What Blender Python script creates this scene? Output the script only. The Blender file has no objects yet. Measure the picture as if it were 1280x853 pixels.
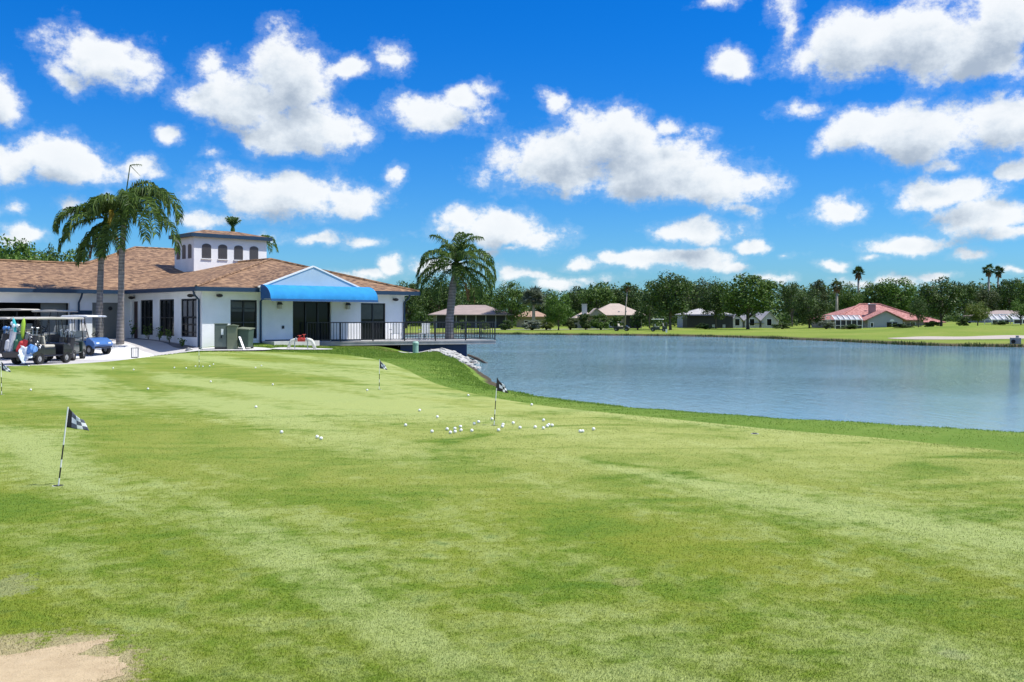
import bpy, bmesh, math, random
import numpy as np
from mathutils import Vector, Matrix
from mathutils.geometry import delaunay_2d_cdt
PI = math.pi
R = math.radians
F = 1200.0; CX = 640.0; HY = 397.0; EYE = 1.6      # measured from the photograph: focal length in px, horizon row, eye height
scene = bpy.context.scene
COL = scene.collection
rng = random.Random(7)
nrng = np.random.default_rng(11)

# ------------------------------------------------------------------ helpers
def px2x(px, d): return (px - CX) / F * d
def zat(py, d): return EYE - (py - HY) * d / F
def on_ground(px, py, z=0.0):
    d = F * (EYE - z) / (py - HY)
    return px2x(px, d), d
def ss(a, b, x):
    t = np.clip((np.asarray(x, float) - a) / (b - a), 0, 1)
    return t * t * (3 - 2 * t)

class MB:
    """collects shapes into ONE mesh"""
    def __init__(s): s.v = []; s.f = []; s.m = []
    def add(s, verts, faces, m=0):
        o = len(s.v); s.v += [tuple(p) for p in verts]
        s.f += [tuple(i + o for i in f) for f in faces]; s.m += [m] * len(faces); return s
    def box(s, x0, x1, y0, y1, z0, z1, m=0):
        v = [(x0,y0,z0),(x1,y0,z0),(x1,y1,z0),(x0,y1,z0),(x0,y0,z1),(x1,y0,z1),(x1,y1,z1),(x0,y1,z1)]
        return s.add(v, [(0,3,2,1),(4,5,6,7),(0,1,5,4),(1,2,6,5),(2,3,7,6),(3,0,4,7)], m)
    def bar(s, p, q, w, h, m=0, up=(0,0,1)):
        p = Vector(p); q = Vector(q); d = (q - p).normalized(); u = Vector(up)
        if abs(d.dot(u)) > .98: u = Vector((0,1,0))
        a = d.cross(u).normalized() * w / 2; b = a.cross(d).normalized() * h / 2
        v = [p-a-b, p+a-b, p+a+b, p-a+b, q-a-b, q+a-b, q+a+b, q-a+b]
        return s.add(v, [(0,3,2,1),(4,5,6,7),(0,1,5,4),(1,2,6,5),(2,3,7,6),(3,0,4,7)], m)
    def tube(s, pts, rad, n=8, m=0, cap=True):
        pts = [Vector(p) for p in pts]
        if not hasattr(rad, '__len__'): rad = [rad] * len(pts)
        o = len(s.v); prev = None
        for i, p in enumerate(pts):
            d = (pts[min(i+1, len(pts)-1)] - pts[max(i-1, 0)]).normalized()
            if prev is None:
                a = d.cross(Vector((0,0,1)) if abs(d.z) < .95 else Vector((1,0,0))).normalized()
            else:
                a = (prev - d * prev.dot(d)).normalized()
            prev = a; b = d.cross(a)
            for k in range(n):
                t = 2 * PI * k / n
                s.v.append(tuple(p + (a * math.cos(t) + b * math.sin(t)) * rad[i]))
        for i in range(len(pts) - 1):
            for k in range(n):
                s.f.append((o+i*n+k, o+i*n+(k+1) % n, o+(i+1)*n+(k+1) % n, o+(i+1)*n+k)); s.m.append(m)
        if cap:
            s.f.append(tuple(o + k for k in range(n))[::-1]); s.m.append(m)
            e = o + (len(pts) - 1) * n
            s.f.append(tuple(e + k for k in range(n))); s.m.append(m)
        return s
    def prism(s, poly, h0, h1, axis='y', m=0):
        """poly in the plane across the axis, extruded from h0 to h1"""
        def pt(a, b, h): return {'y': (a, h, b), 'x': (h, a, b), 'z': (a, b, h)}[axis]
        n = len(poly)
        v = [pt(a, b, h0) for a, b in poly] + [pt(a, b, h1) for a, b in poly]
        f = [tuple(range(n)), tuple(range(2*n-1, n-1, -1))] + [(i, (i+1) % n, n+(i+1) % n, n+i)[::-1] for i in range(n)]
        return s.add(v, f, m)
    def sphere(s, c, r, nu=12, nv=8, m=0, sq=(1,1,1)):
        o = len(s.v)
        for j in range(nv + 1):
            t = PI * j / nv
            for i in range(nu):
                p = 2 * PI * i / nu
                s.v.append((c[0]+r*sq[0]*math.sin(t)*math.cos(p), c[1]+r*sq[1]*math.sin(t)*math.sin(p), c[2]+r*sq[2]*math.cos(t)))
        for j in range(nv):
            for i in range(nu):
                s.f.append((o+j*nu+i, o+(j+1)*nu+i, o+(j+1)*nu+(i+1) % nu, o+j*nu+(i+1) % nu)); s.m.append(m)
        return s
    def slab(s, poly, th, m=0):
        """polygon of 3-D points given a downward thickness"""
        n = len(poly)
        v = [tuple(p) for p in poly] + [(p[0], p[1], p[2] - th) for p in poly]
        f = [tuple(range(n)), tuple(range(2*n-1, n-1, -1))] + [(i, (i+1) % n, n+(i+1) % n, n+i)[::-1] for i in range(n)]
        return s.add(v, f, m)
    def mesh(s, name, mats, smooth=False, fix=True, angle=None):
        me = bpy.data.meshes.new(name)
        me.from_pydata(s.v, [], s.f)
        for mt in (mats if isinstance(mats, (list, tuple)) else [mats]): me.materials.append(mt)
        me.polygons.foreach_set('material_index', s.m)
        if fix:
            bm = bmesh.new(); bm.from_mesh(me); bmesh.ops.recalc_face_normals(bm, faces=bm.faces); bm.to_mesh(me); bm.free()
        if smooth: me.polygons.foreach_set('use_smooth', [True] * len(me.polygons))
        me.update(); return me
    def build(s, name, mats, parent=None, smooth=False, fix=True, bevel=0, label=None):
        o = bpy.data.objects.new(name, s.mesh(name, mats, smooth, fix)); COL.objects.link(o)
        if parent: o.parent = parent
        if bevel:
            b = o.modifiers.new('bevel', 'BEVEL'); b.width = bevel; b.segments = 2; b.limit_method = 'ANGLE'
        if label: o['label'] = label
        return o

def tag(o, label=None, cat=None, group=None, kind=None):
    if label: o['label'] = label
    if cat: o['category'] = cat
    if group: o['group'] = group
    if kind: o['kind'] = kind
    return o
def empty(name, loc, rz=0.0, label=None, cat=None, group=None):
    o = bpy.data.objects.new(name, None); COL.objects.link(o)
    o.empty_display_size = .2; o.location = loc; o.rotation_euler = (0, 0, rz)
    return tag(o, label, cat, group)
def kids(o): return [c for c in COL.objects if c.parent == o]
def copy_tree(o, parent=None):
    c = o.copy(); COL.objects.link(c)
    if parent is not None: c.parent = parent
    for k in kids(o): copy_tree(k, c)
    return c

# ------------------------------------------------------------------ materials
def newmat(name):
    m = bpy.data.materials.new(name); m.use_nodes = True
    return m, m.node_tree.nodes, m.node_tree.links, m.node_tree.nodes['Principled BSDF']
def ramp(nd, stops):
    r = nd.new('ShaderNodeValToRGB'); e = r.color_ramp.elements
    e[0].position = stops[0][0]; e[0].color = (*stops[0][1], 1)
    e[1].position = stops[1][0]; e[1].color = (*stops[1][1], 1)
    for p, c in stops[2:]:
        x = e.new(p); x.color = (*c, 1)
    return r
def mixc(nd, lk, fac, a, b, mode='MIX'):
    m = nd.new('ShaderNodeMix'); m.data_type = 'RGBA'; m.blend_type = mode
    for sock, val in ((m.inputs[0], fac), (m.inputs[6], a), (m.inputs[7], b)):
        if hasattr(val, 'is_linked') or hasattr(val, 'links'): lk.new(val, sock)
        elif isinstance(val, (int, float)): sock.default_value = val
        else: sock.default_value = (*val, 1)
    return m.outputs[2]
def math_(nd, lk, op, a, b=None, c=None, clamp=False):
    m = nd.new('ShaderNodeMath'); m.operation = op; m.use_clamp = clamp
    for i, val in enumerate((a, b, c)):
        if val is None: continue
        if hasattr(val, 'links'): lk.new(val, m.inputs[i])
        else: m.inputs[i].default_value = val
    return m.outputs[0]
def noise(nd, lk, vec, scale, detail=4, rough=.55, dist=0):
    n = nd.new('ShaderNodeTexNoise'); n.inputs['Scale'].default_value = scale
    n.inputs['Detail'].default_value = detail; n.inputs['Roughness'].default_value = rough; n.inputs['Distortion'].default_value = dist
    if vec is not None: lk.new(vec, n.inputs['Vector'])
    return n
def smooth_map(nd, lk, val, a, b):
    m = nd.new('ShaderNodeMapRange'); m.interpolation_type = 'SMOOTHSTEP'
    m.inputs[1].default_value = a; m.inputs[2].default_value = b
    lk.new(val, m.inputs[0]); return m.outputs[0]
def bump(nd, lk, bs, height, strength, dist):
    b = nd.new('ShaderNodeBump'); b.inputs['Strength'].default_value = strength; b.inputs['Distance'].default_value = dist
    lk.new(height, b.inputs['Height']); lk.new(b.outputs[0], bs.inputs['Normal']); return b
def mat(name, c, rough=.6, var=.12, scale=3.0, metal=0, bumps=0, spec=None, coat=0):
    m, nd, lk, bs = newmat(name)
    tc = nd.new('ShaderNodeTexCoord')
    n = noise(nd, lk, tc.outputs['Object'], scale, 5, .6)
    a = tuple(x * (1 - var) for x in c); b = tuple(min(1, x * (1 + var)) for x in c)
    r = ramp(nd, [(.3, a), (.7, b)]); lk.new(n.outputs[0], r.inputs[0])
    lk.new(r.outputs[0], bs.inputs['Base Color'])
    bs.inputs['Roughness'].default_value = rough; bs.inputs['Metallic'].default_value = metal
    if spec is not None: bs.inputs['Specular IOR Level'].default_value = spec
    if coat: bs.inputs['Coat Weight'].default_value = coat
    if bumps:
        n2 = noise(nd, lk, tc.outputs['Object'], scale * 12, 3)
        bump(nd, lk, bs, n2.outputs[0], bumps, .02)
    return m
def leafmat(name, dark, light, scale=.35, trans=.25):
    m, nd, lk, bs = newmat(name)
    tc = nd.new('ShaderNodeTexCoord'); oi = nd.new('ShaderNodeObjectInfo'); g = nd.new('ShaderNodeNewGeometry')
    n = noise(nd, lk, g.outputs['Position'], scale, 4, .7)
    f = math_(nd, lk, 'ADD', math_(nd, lk, 'MULTIPLY', g.outputs['Random Per Island'], .5), math_(nd, lk, 'MULTIPLY', n.outputs[0], .7))
    r = ramp(nd, [(.3, dark), (.95, light)]); lk.new(f, r.inputs[0])
    lk.new(r.outputs[0], bs.inputs['Base Color']); bs.inputs['Roughness'].default_value = .55; bs.inputs['Specular IOR Level'].default_value = .25
    tr = nd.new('ShaderNodeBsdfTranslucent'); lk.new(r.outputs[0], tr.inputs[0])
    mx = nd.new('ShaderNodeMixShader'); mx.inputs[0].default_value = trans
    lk.new(bs.outputs[0], mx.inputs[1]); lk.new(tr.outputs[0], mx.inputs[2])
    lk.new(mx.outputs[0], nd['Material Output'].inputs[0])
    return m
M = {}
M['stucco'] = mat('white_stucco', (.76,.76,.76), .85, .09, .7, bumps=.3)
M['tower_white'] = mat('tower_stucco', (.76,.76,.765), .85, .05, 1.5, bumps=.2)
M['gable'] = mat('pale_blue_paint', (.36,.48,.58), .75, .05, 1.5)
M['navy'] = mat('navy_trim_paint', (.010,.036,.075), .5, .12, 4)
M['navy_wall'] = mat('navy_wall_paint', (.012,.03,.10), .6, .15, 2)
M['white'] = mat('white_paint', (.78,.78,.76), .5, .04, 4)
M['awning'] = mat('blue_canvas', (.03,.24,.52), .9, .14, 1.3, spec=.15)
M['awning_dark'] = mat('dark_blue_canvas', (.02,.09,.24), .7, .1, 3)
M['frame'] = mat('dark_bronze_frame', (.014,.014,.016), .4, .15, 6)
M['grey_panel'] = mat('grey_door_paint', (.17,.18,.17), .6, .08, 2)
M['red_door'] = mat('dark_red_door', (.04,.012,.012), .5, .15, 3)
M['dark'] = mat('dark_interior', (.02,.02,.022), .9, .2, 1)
M['black_metal'] = mat('black_metal', (.016,.016,.018), .45, .2, 8)
M['rubber'] = mat('rubber', (.015,.015,.015), .85, .2, 10)
M['steel'] = mat('steel', (.5,.5,.5), .35, .1, 10, metal=.9)
M['grey_paint'] = mat('grey_paint', (.30,.30,.30), .5, .08, 6)
M['beige'] = mat('beige_plastic', (.46,.43,.37), .5, .06, 5)
M['cart_blue'] = mat('blue_cart_paint', (.05,.14,.36), .3, .08, 3, coat=.5)
M['cart_black'] = mat('black_cart_paint', (.014,.014,.018), .35, .2, 3, coat=.4)
M['cart_dark'] = mat('dark_green_cart', (.02,.035,.03), .35, .2, 3, coat=.4)
M['seat'] = mat('stone_vinyl', (.5,.46,.38), .6, .1, 5)
M['util'] = mat('dull_green_enamel', (.12,.145,.125), .55, .15, 2.5)
M['util_light'] = mat('olive_enamel', (.17,.19,.12), .55, .12, 2.5)
M['util_dark'] = mat('dark_green_plastic', (.05,.085,.06), .5, .15, 3)
M['mint'] = mat('mint_green_enamel', (.30,.48,.38), .5, .1, 4)
M['concrete'] = mat('concrete', (.52,.51,.48), .9, .12, 1.5, bumps=.3)
M['wood_deck'] = mat('weathered_boards', (.34,.33,.32), .8, .2, 2, bumps=.2)
M['red_enamel'] = mat('red_enamel', (.45,.035,.02), .4, .2, 6)
M['pipe_white'] = mat('cream_pipe_paint', (.66,.65,.55), .5, .12, 5)
M['ball'] = mat('golf_ball_white', (.80,.80,.77), .35, .03, 30)
M['flag_black'] = mat('black_flag_cloth', (.012,.012,.014), .8, .2, 30)
M['flag_white'] = mat('white_flag_cloth', (.74,.75,.80), .8, .05, 30)
M['flag_grey'] = mat('slate_flag_cloth', (.10,.11,.15), .8, .1, 30)
M['rock'] = mat('pale_riprap', (.42,.41,.38), .9, .25, 3, bumps=.6)
M['bark'] = mat('oak_bark', (.09,.075,.06), .9, .3, 3, bumps=.5)
M['palm_far'] = mat('far_palm_bark', (.34,.30,.25), .9, .2, 3)
M['brass'] = mat('brass', (.4,.3,.12), .4, .2, 6, metal=.6)
M['teal'] = mat('teal_cloth', (.03,.42,.45), .7, .1, 6)
M['lime'] = mat('lime_cloth', (.33,.52,.04), .7, .1, 6)
M['bag_grey'] = mat('light_grey_bag', (.48,.48,.50), .6, .15, 8)
M['bag_black'] = mat('black_bag', (.02,.02,.025), .6, .3, 8)
M['bag_red'] = mat('red_bag', (.5,.03,.03), .6, .15, 8)
M['bag_green'] = mat('dark_green_bag', (.02,.10,.06), .6, .2, 8)
M['bag_blue'] = mat('blue_bag', (.06,.20,.48), .6, .15, 8)
M['towel'] = mat('pale_towel', (.62,.68,.72), .95, .2, 14)
M['roof_tan'] = mat('tan_tile', (.42,.34,.275), .8, .1, .8)
M['roof_grey'] = mat('grey_tan_tile', (.30,.235,.205), .8, .14, .8)
M['roof_pale'] = mat('pale_grey_tile', (.38,.365,.35), .8, .14, .8)
M['house_wall'] = mat('beige_stucco', (.30,.27,.23), .85, .08, .5)
M['house_grey'] = mat('grey_stucco', (.36,.37,.40), .85, .06, .5)
M['house_white'] = mat('white_house_stucco', (.52,.52,.52), .85, .06, .5)
M['screen'] = mat('dark_screen', (.02,.022,.025), .6, .2, 1)
M['orange_roof'] = mat('orange_tile', (.36,.23,.15), .8, .15, .8)

def glass():
    m, nd, lk, bs = newmat('dark_window_glass')
    bs.inputs['Base Color'].default_value = (.012,.014,.016,1); bs.inputs['Roughness'].default_value = .04; bs.inputs['Specular IOR Level'].default_value = .22
    tc = nd.new('ShaderNodeTexCoord'); n = noise(nd, lk, tc.outputs['Object'], 1.2, 2)
    bump(nd, lk, bs, n.outputs[0], .05, .02)
    return m
M['glass'] = glass()
def louver():
    m, nd, lk, bs = newmat('grey_louvers')
    tc = nd.new('ShaderNodeTexCoord'); sp = nd.new('ShaderNodeSeparateXYZ'); lk.new(tc.outputs['Object'], sp.inputs[0])
    w = math_(nd, lk, 'FRACT', math_(nd, lk, 'MULTIPLY', sp.outputs[2], 14))
    r = ramp(nd, [(.2, (.03,.03,.035)), (.7, (.13,.13,.14))]); lk.new(w, r.inputs[0]); lk.new(r.outputs[0], bs.inputs['Base Color'])
    bump(nd, lk, bs, w, .6, .03)
    return m
M['louver'] = louver()
def clearglass():
    m, nd, lk, bs = newmat('cart_windshield')
    bs.inputs['Base Color'].default_value = (.9,.95,.95,1); bs.inputs['Roughness'].default_value = .02
    bs.inputs['Transmission Weight'].default_value = 1; bs.inputs['IOR'].default_value = 1.1
    return m
M['windshield'] = clearglass()
def roofmat(name, stops, course=.075):
    m, nd, lk, bs = newmat(name)
    tc = nd.new('ShaderNodeTexCoord'); sp = nd.new('ShaderNodeSeparateXYZ'); lk.new(tc.outputs['Object'], sp.inputs[0])
    row = math_(nd, lk, 'DIVIDE', sp.outputs[2], course)
    ri = math_(nd, lk, 'FLOOR', row); fr = math_(nd, lk, 'FRACT', row)
    # tiles: cells along both plan axes, shifted per course
    sh = math_(nd, lk, 'MULTIPLY', math_(nd, lk, 'FRACT', math_(nd, lk, 'MULTIPLY', ri, .618)), 1.7)
    cx = math_(nd, lk, 'FLOOR', math_(nd, lk, 'MULTIPLY', math_(nd, lk, 'ADD', sp.outputs[0], sh), 4.2))
    cy = math_(nd, lk, 'FLOOR', math_(nd, lk, 'MULTIPLY', math_(nd, lk, 'ADD', sp.outputs[1], sh), 4.2))
    cb = nd.new('ShaderNodeCombineXYZ'); lk.new(cx, cb.inputs[0]); lk.new(cy, cb.inputs[1]); lk.new(ri, cb.inputs[2])
    wn = nd.new('ShaderNodeTexWhiteNoise'); lk.new(cb.outputs[0], wn.inputs['Vector'])
    n = noise(nd, lk, tc.outputs['Object'], 3.2, 6, .75)
    f = math_(nd, lk, 'ADD', math_(nd, lk, 'MULTIPLY', wn.outputs['Value'], .6), math_(nd, lk, 'MULTIPLY', n.outputs[0], .45))
    r = ramp(nd, stops); lk.new(f, r.inputs[0])
    lk.new(r.outputs[0], bs.inputs['Base Color']); bs.inputs['Roughness'].default_value = .85
    h = math_(nd, lk, 'SUBTRACT', math_(nd, lk, 'MULTIPLY', wn.outputs['Value'], .4), fr)
    bump(nd, lk, bs, h, .7, .03)
    return m
M['shingle'] = roofmat('brown_shingle', [(.25, (.085,.043,.020)), (.5, (.195,.108,.052)), (.8, (.33,.20,.105))], .055)
M['red_tile'] = roofmat('red_tile', [(.2, (.24,.085,.07)), (.5, (.38,.16,.135)), (.85, (.50,.26,.225))], .12)
def barkpalm():
    m, nd, lk, bs = newmat('ringed_palm_bark')
    tc = nd.new('ShaderNodeTexCoord'); sp = nd.new('ShaderNodeSeparateXYZ'); lk.new(tc.outputs['Object'], sp.inputs[0])
    n = noise(nd, lk, tc.outputs['Object'], 3.5, 5)
    z = math_(nd, lk, 'FRACT', math_(nd, lk, 'ADD', math_(nd, lk, 'MULTIPLY', sp.outputs[2], 5.5), math_(nd, lk, 'MULTIPLY', n.outputs[0], .8)))
    f = math_(nd, lk, 'ADD', math_(nd, lk, 'MULTIPLY', z, .35), math_(nd, lk, 'MULTIPLY', n.outputs[0], .7))
    r = ramp(nd, [(.25, (.12,.105,.095)), (.8, (.33,.30,.28))]); lk.new(f, r.inputs[0]); lk.new(r.outputs[0], bs.inputs['Base Color'])
    bs.inputs['Roughness'].default_value = .9; bump(nd, lk, bs, f, .5, .04)
    return m
M['palm_bark'] = barkpalm()
M['frond'] = leafmat('palm_leaflets', (.022,.058,.012), (.17,.26,.045), 1.5, .38)
M['frond_dry'] = leafmat('dry_palm_leaflets', (.16,.08,.03), (.33,.19,.08), 1.5, .3)
M['palm_flower'] = leafmat('yellow_palm_flowers', (.32,.22,.02), (.55,.42,.06), 3, .3)
M['leaf_dark'] = leafmat('dark_oak_leaves', (.010,.030,.008), (.115,.185,.038))
M['leaf_mid'] = leafmat('mid_green_leaves', (.016,.048,.008), (.155,.25,.04))
M['leaf_bright'] = leafmat('bright_green_leaves', (.03,.085,.010), (.15,.25,.035))
M['leaf_yellow'] = leafmat('yellow_green_leaves', (.06,.10,.015), (.24,.29,.06))
M['leaf_grey'] = leafmat('grey_palm_fans', (.07,.09,.06), (.30,.34,.25))
M['leaf_olive'] = leafmat('olive_leaves', (.018,.036,.010), (.12,.15,.045))
# ------------------------------------------------------------------ terrain
LAKE = [(40,-14),(33,0),(24,9),(17,13),(10,15.8),(6,18.2),(3.7,20.2),(1.9,23),(.7,26.5),(-.1,31),(-.6,36),(-1.1,41),(-1.7,46),(-2.0,50),
        (-2.2,55),(-2.8,60),(-4.5,66),(-9,80),(-14,100),(-18,120),(-17,136),(-11,143),(-4.7,141.5),(2,139),(10,134),(23,126),(30,113),(34,97),
        (36.5,85),(43,80),(55,72),(66,58),(72,38),(70,15),(60,-10)]
def spline(poly, n=6, closed=True):
    out = []; N = len(poly)
    rngi = range(N if closed else N - 1)
    for i in rngi:
        if closed: p0, p1, p2, p3 = [np.array(poly[(i + k) % N], float) for k in (-1, 0, 1, 2)]
        else: p0, p1, p2, p3 = [np.array(poly[min(max(i + k, 0), N - 1)], float) for k in (-1, 0, 1, 2)]
        for k in range(n):
            t = k / n
            out.append(tuple(.5 * ((2*p1) + (p2-p0)*t + (2*p0-5*p1+4*p2-p3)*t*t + (3*p1-p0-3*p2+p3)*t**3)))
    if not closed: out.append(tuple(poly[-1]))
    return out
def sdf(poly, X, Y):
    """signed distance, positive inside"""
    P = np.array(poly); Q = np.roll(P, -1, 0)
    X = np.asarray(X, float); Y = np.asarray(Y, float)
    d2 = np.full(X.shape, 1e18); ins = np.zeros(X.shape, bool)
    for (ax, ay), (bx, by) in zip(P, Q):
        ex, ey = bx - ax, by - ay
        t = np.clip(((X - ax) * ex + (Y - ay) * ey) / (ex*ex + ey*ey + 1e-12), 0, 1)
        d2 = np.minimum(d2, (X - ax - t*ex)**2 + (Y - ay - t*ey)**2)
        c = (ay > Y) != (by > Y)
        with np.errstate(divide='ignore', invalid='ignore'):
            ins ^= c & (X < (bx - ax) * (Y - ay) / (by - ay + 1e-15) + ax)
    d = np.sqrt(d2)
    return np.where(ins, d, -d)
LAKE_S = spline(LAKE, 5)
WATER = -.9
def vnoise(X, Y, s, seed=0):
    """cheap smooth pseudo-noise from sines"""
    a = np.sin(X*s*1.0 + seed) * np.cos(Y*s*1.13 + seed*2.1) + .5*np.sin(X*s*2.3 - Y*s*1.7 + seed*.7) + .25*np.cos(X*s*4.1 + Y*s*3.7 + seed*1.3)
    return a / 1.75
def H(X, Y):
    X = np.asarray(X, float); Y = np.asarray(Y, float)
    s = -sdf(LAKE_S, X, Y)                        # > 0 on land
    s = s + .18 * vnoise(X, Y, 1.3, 2.0) * ss(60, 20, Y) + .5 * vnoise(X, Y, .6, 5.0) * ss(60, 90, Y)
    far = ss(62, 78, Y) if True else 0
    near_base = .42 * ss(45, 53, Y) * ss(-9, -14, X) - .30 * ss(-14.2, -17.5, X) * ss(31, 36, Y) * ss(51, 45, Y)
    near_base = near_base + .03 * vnoise(X, Y, .28, 1.0) * ss(44, 38, Y)
    near_base = near_base - .62 * ss(-7.8, -4.4, X) * ss(43.5, 49.5, Y) * ss(64, 59, Y)
    near_base = near_base - .28 * ss(49, 53, Y) * ss(-6.8, -4.4, X) * ss(64, 59, Y)
    rise = np.interp(s, [0, .5, 1.0, 1.6, 2.4, 4.5, 6], [0, .22, .48, .68, .80, .90, .90])
    zn = np.where(s > 0, WATER + rise + near_base * ss(1.5, 5, s), WATER + np.maximum(s * .35, -1.6))
    rf = np.interp(s, [0, .5, 2, 12, 30], [0, .20, .26, .36, .47])
    mound = 1.15 * ss(50, 95, X) * ss(80, 150, Y)
    mound = mound + .75 * np.exp(-(((X - 60) / 13)**2 + ((Y - 128) / 11)**2))
    zf = np.where(s > 0, WATER + rf + mound * ss(1, 8, s) + .05 * vnoise(X, Y, .08, 3.0) * ss(5, 20, s), WATER + np.maximum(s * .35, -1.6))
    return zn * (1 - far) + zf * far
def h1(x, y): return float(H(np.array([x]), np.array([y]))[0])

GREEN = [(-17,-1),(-17.5,8),(-17,18),(-16.4,26),(-16.2,30),(-16.6,34.3),(-16.2,40.5),(-15,43.3),(-13,44.8),(-10.4,44.2),(-7.7,41.6),(-5.4,37.2),(-3.4,30.5),
         (-1.6,23),(.8,17.2),(3.2,14),(4.85,12.65),(6.1,11.25),(9,8.2),(13.5,3.5),(18,-2),(8,-3),(-6,-3)]
GREEN_S = spline(GREEN, 6)
PAVE = [(-15.6,45.6),(-16.3,44.2),(-17.1,41),(-17.4,37),(-17.0,33.6),(-16.6,30),(-17.2,26),(-24,20),(-44,18),(-52,40),(-44,62),(-24,62),(-16,49)]
PAVE_S = spline(PAVE, 4)
BUNKER = [(39.5,97),(42,94.5),(46,94),(50,95.5),(54,98),(57.5,104),(57,109),(53,108),(49,105),(46,106.5),(42.5,104),(39.5,101)]
BUNKER_S = spline(BUNKER, 5)
SAND = [(-2.75,3.7),(-2.6,4.35),(-2.35,4.55),(-2.1,4.72),(-1.98,4.75),(-2.05,4.55),(-1.85,4.5),(-1.75,4.3),(-1.9,4.1),(-1.8,3.9),(-1.9,3.6),(-2.3,3.5)]
def rag(poly, amp, n=5, seed=1):
    r = random.Random(seed); out = []; ph = r.random()*6
    for i, p in enumerate(spline(poly, n)):
        w_ = amp*(math.sin(i*.9+ph) + .6*math.sin(i*2.3+ph*2))
        out.append((p[0] + w_ + r.gauss(0, amp*.35), p[1] + w_*.7 + r.gauss(0, amp*.35)))
    return out
SAND_S = rag(SAND, .012, 12)

def sheet(name, poly, step, off, material, kind='structure', edge_drop=0.0):
    X0, X1 = min(p[0] for p in poly), max(p[0] for p in poly); Y0, Y1 = min(p[1] for p in poly), max(p[1] for p in poly)
    gx, gy = np.meshgrid(np.arange(X0, X1, step), np.arange(Y0, Y1, step)); gx = gx.ravel(); gy = gy.ravel()
    gx = gx + nrng.uniform(-.1, .1, gx.shape) * step; gy = gy + nrng.uniform(-.1, .1, gy.shape) * step
    s = sdf(poly, gx, gy); k = s > step * .45
    pts = [Vector(p) for p in poly] + [Vector((a, b)) for a, b in zip(gx[k], gy[k])]
    n = len(poly)
    v, e, f, *_ = delaunay_2d_cdt(pts, [(i, (i+1) % n) for i in range(n)], [], 1, 1e-5)
    vx = np.array([p.x for p in v]); vy = np.array([p.y for p in v])
    sd = sdf(poly, vx, vy)
    z = H(vx, vy) + off - edge_drop * (1 - ss(0, .25, sd))
    me = bpy.data.meshes.new(name); me.from_pydata(list(zip(vx, vy, z)), [], f); me.materials.append(material)
    bm = bmesh.new(); bm.from_mesh(me)
    for fc in bm.faces:
        fc.normal_update()
        if fc.normal.z < 0: fc.normal_flip()
    bm.to_mesh(me); bm.free()
    me.polygons.foreach_set('use_smooth', [True] * len(me.polygons))
    o = bpy.data.objects.new(name, me); COL.objects.link(o); o['kind'] = kind
    return o

# ---- ground material: rough grass, wet soil at the water line, paler fairway beyond the lake
def ground_mat():
    m, nd, lk, bs = newmat('rough_grass_and_soil')
    g = nd.new('ShaderNodeNewGeometry'); sp = nd.new('ShaderNodeSeparateXYZ'); lk.new(g.outputs['Position'], sp.inputs[0])
    n1 = noise(nd, lk, g.outputs['Position'], .45, 6, .65); n2 = noise(nd, lk, g.outputs['Position'], 9, 5, .7); n3 = noise(nd, lk, g.outputs['Position'], .09, 4, .6)
    near = ramp(nd, [(.3, (.085,.165,.018)), (.5, (.135,.22,.026)), (.72, (.23,.265,.06))])
    lk.new(math_(nd, lk, 'ADD', math_(nd, lk, 'MULTIPLY', n1.outputs[0], .6), math_(nd, lk, 'MULTIPLY', n2.outputs[0], .4)), near.inputs[0])
    farr = ramp(nd, [(.3, (.115,.18,.020)), (.5, (.175,.235,.032)), (.7, (.25,.26,.06))])
    lk.new(math_(nd, lk, 'ADD', math_(nd, lk, 'MULTIPLY', n3.outputs[0], .75), math_(nd, lk, 'MULTIPLY', n1.outputs[0], .25)), farr.inputs[0])
    fy = smooth_map(nd, lk, sp.outputs[1], 62, 78)
    c = mixc(nd, lk, fy, near.outputs[0], farr.outputs[0])
    soil = ramp(nd, [(.35, (.035,.03,.018)), (.7, (.13,.10,.06))]); lk.new(n2.outputs[0], soil.inputs[0])
    zz = math_(nd, lk, 'ADD', sp.outputs[2], math_(nd, lk, 'MULTIPLY', math_(nd, lk, 'SUBTRACT', n1.outputs[0], .5), .16))
    sf = smooth_map(nd, lk, zz, -.60, -.74)
    c = mixc(nd, lk, sf, c, soil.outputs[0])
    # worn patch of bare earth below the deck
    dx = math_(nd, lk, 'DIVIDE', math_(nd, lk, 'ADD', sp.outputs[0], 7.6), 3.2); dy = math_(nd, lk, 'DIVIDE', math_(nd, lk, 'SUBTRACT', sp.outputs[1], 51.2), 1.8)
    rr = math_(nd, lk, 'ADD', math_(nd, lk, 'MULTIPLY', dx, dx), math_(nd, lk, 'MULTIPLY', dy, dy))
    pf = smooth_map(nd, lk, math_(nd, lk, 'ADD', rr, math_(nd, lk, 'MULTIPLY', n1.outputs[0], 2.4)), 2.3, 1.5)
    c = mixc(nd, lk, math_(nd, lk, 'MULTIPLY', pf, .8), c, (.27,.20,.11))
    lk.new(c, bs.inputs['Base Color']); bs.inputs['Roughness'].default_value = .9; bs.inputs['Specular IOR Level'].default_value = .15
    n4 = noise(nd, lk, g.outputs['Position'], 22, 4, .7)
    bump(nd, lk, bs, n4.outputs[0], .8, .05)
    return m
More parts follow.
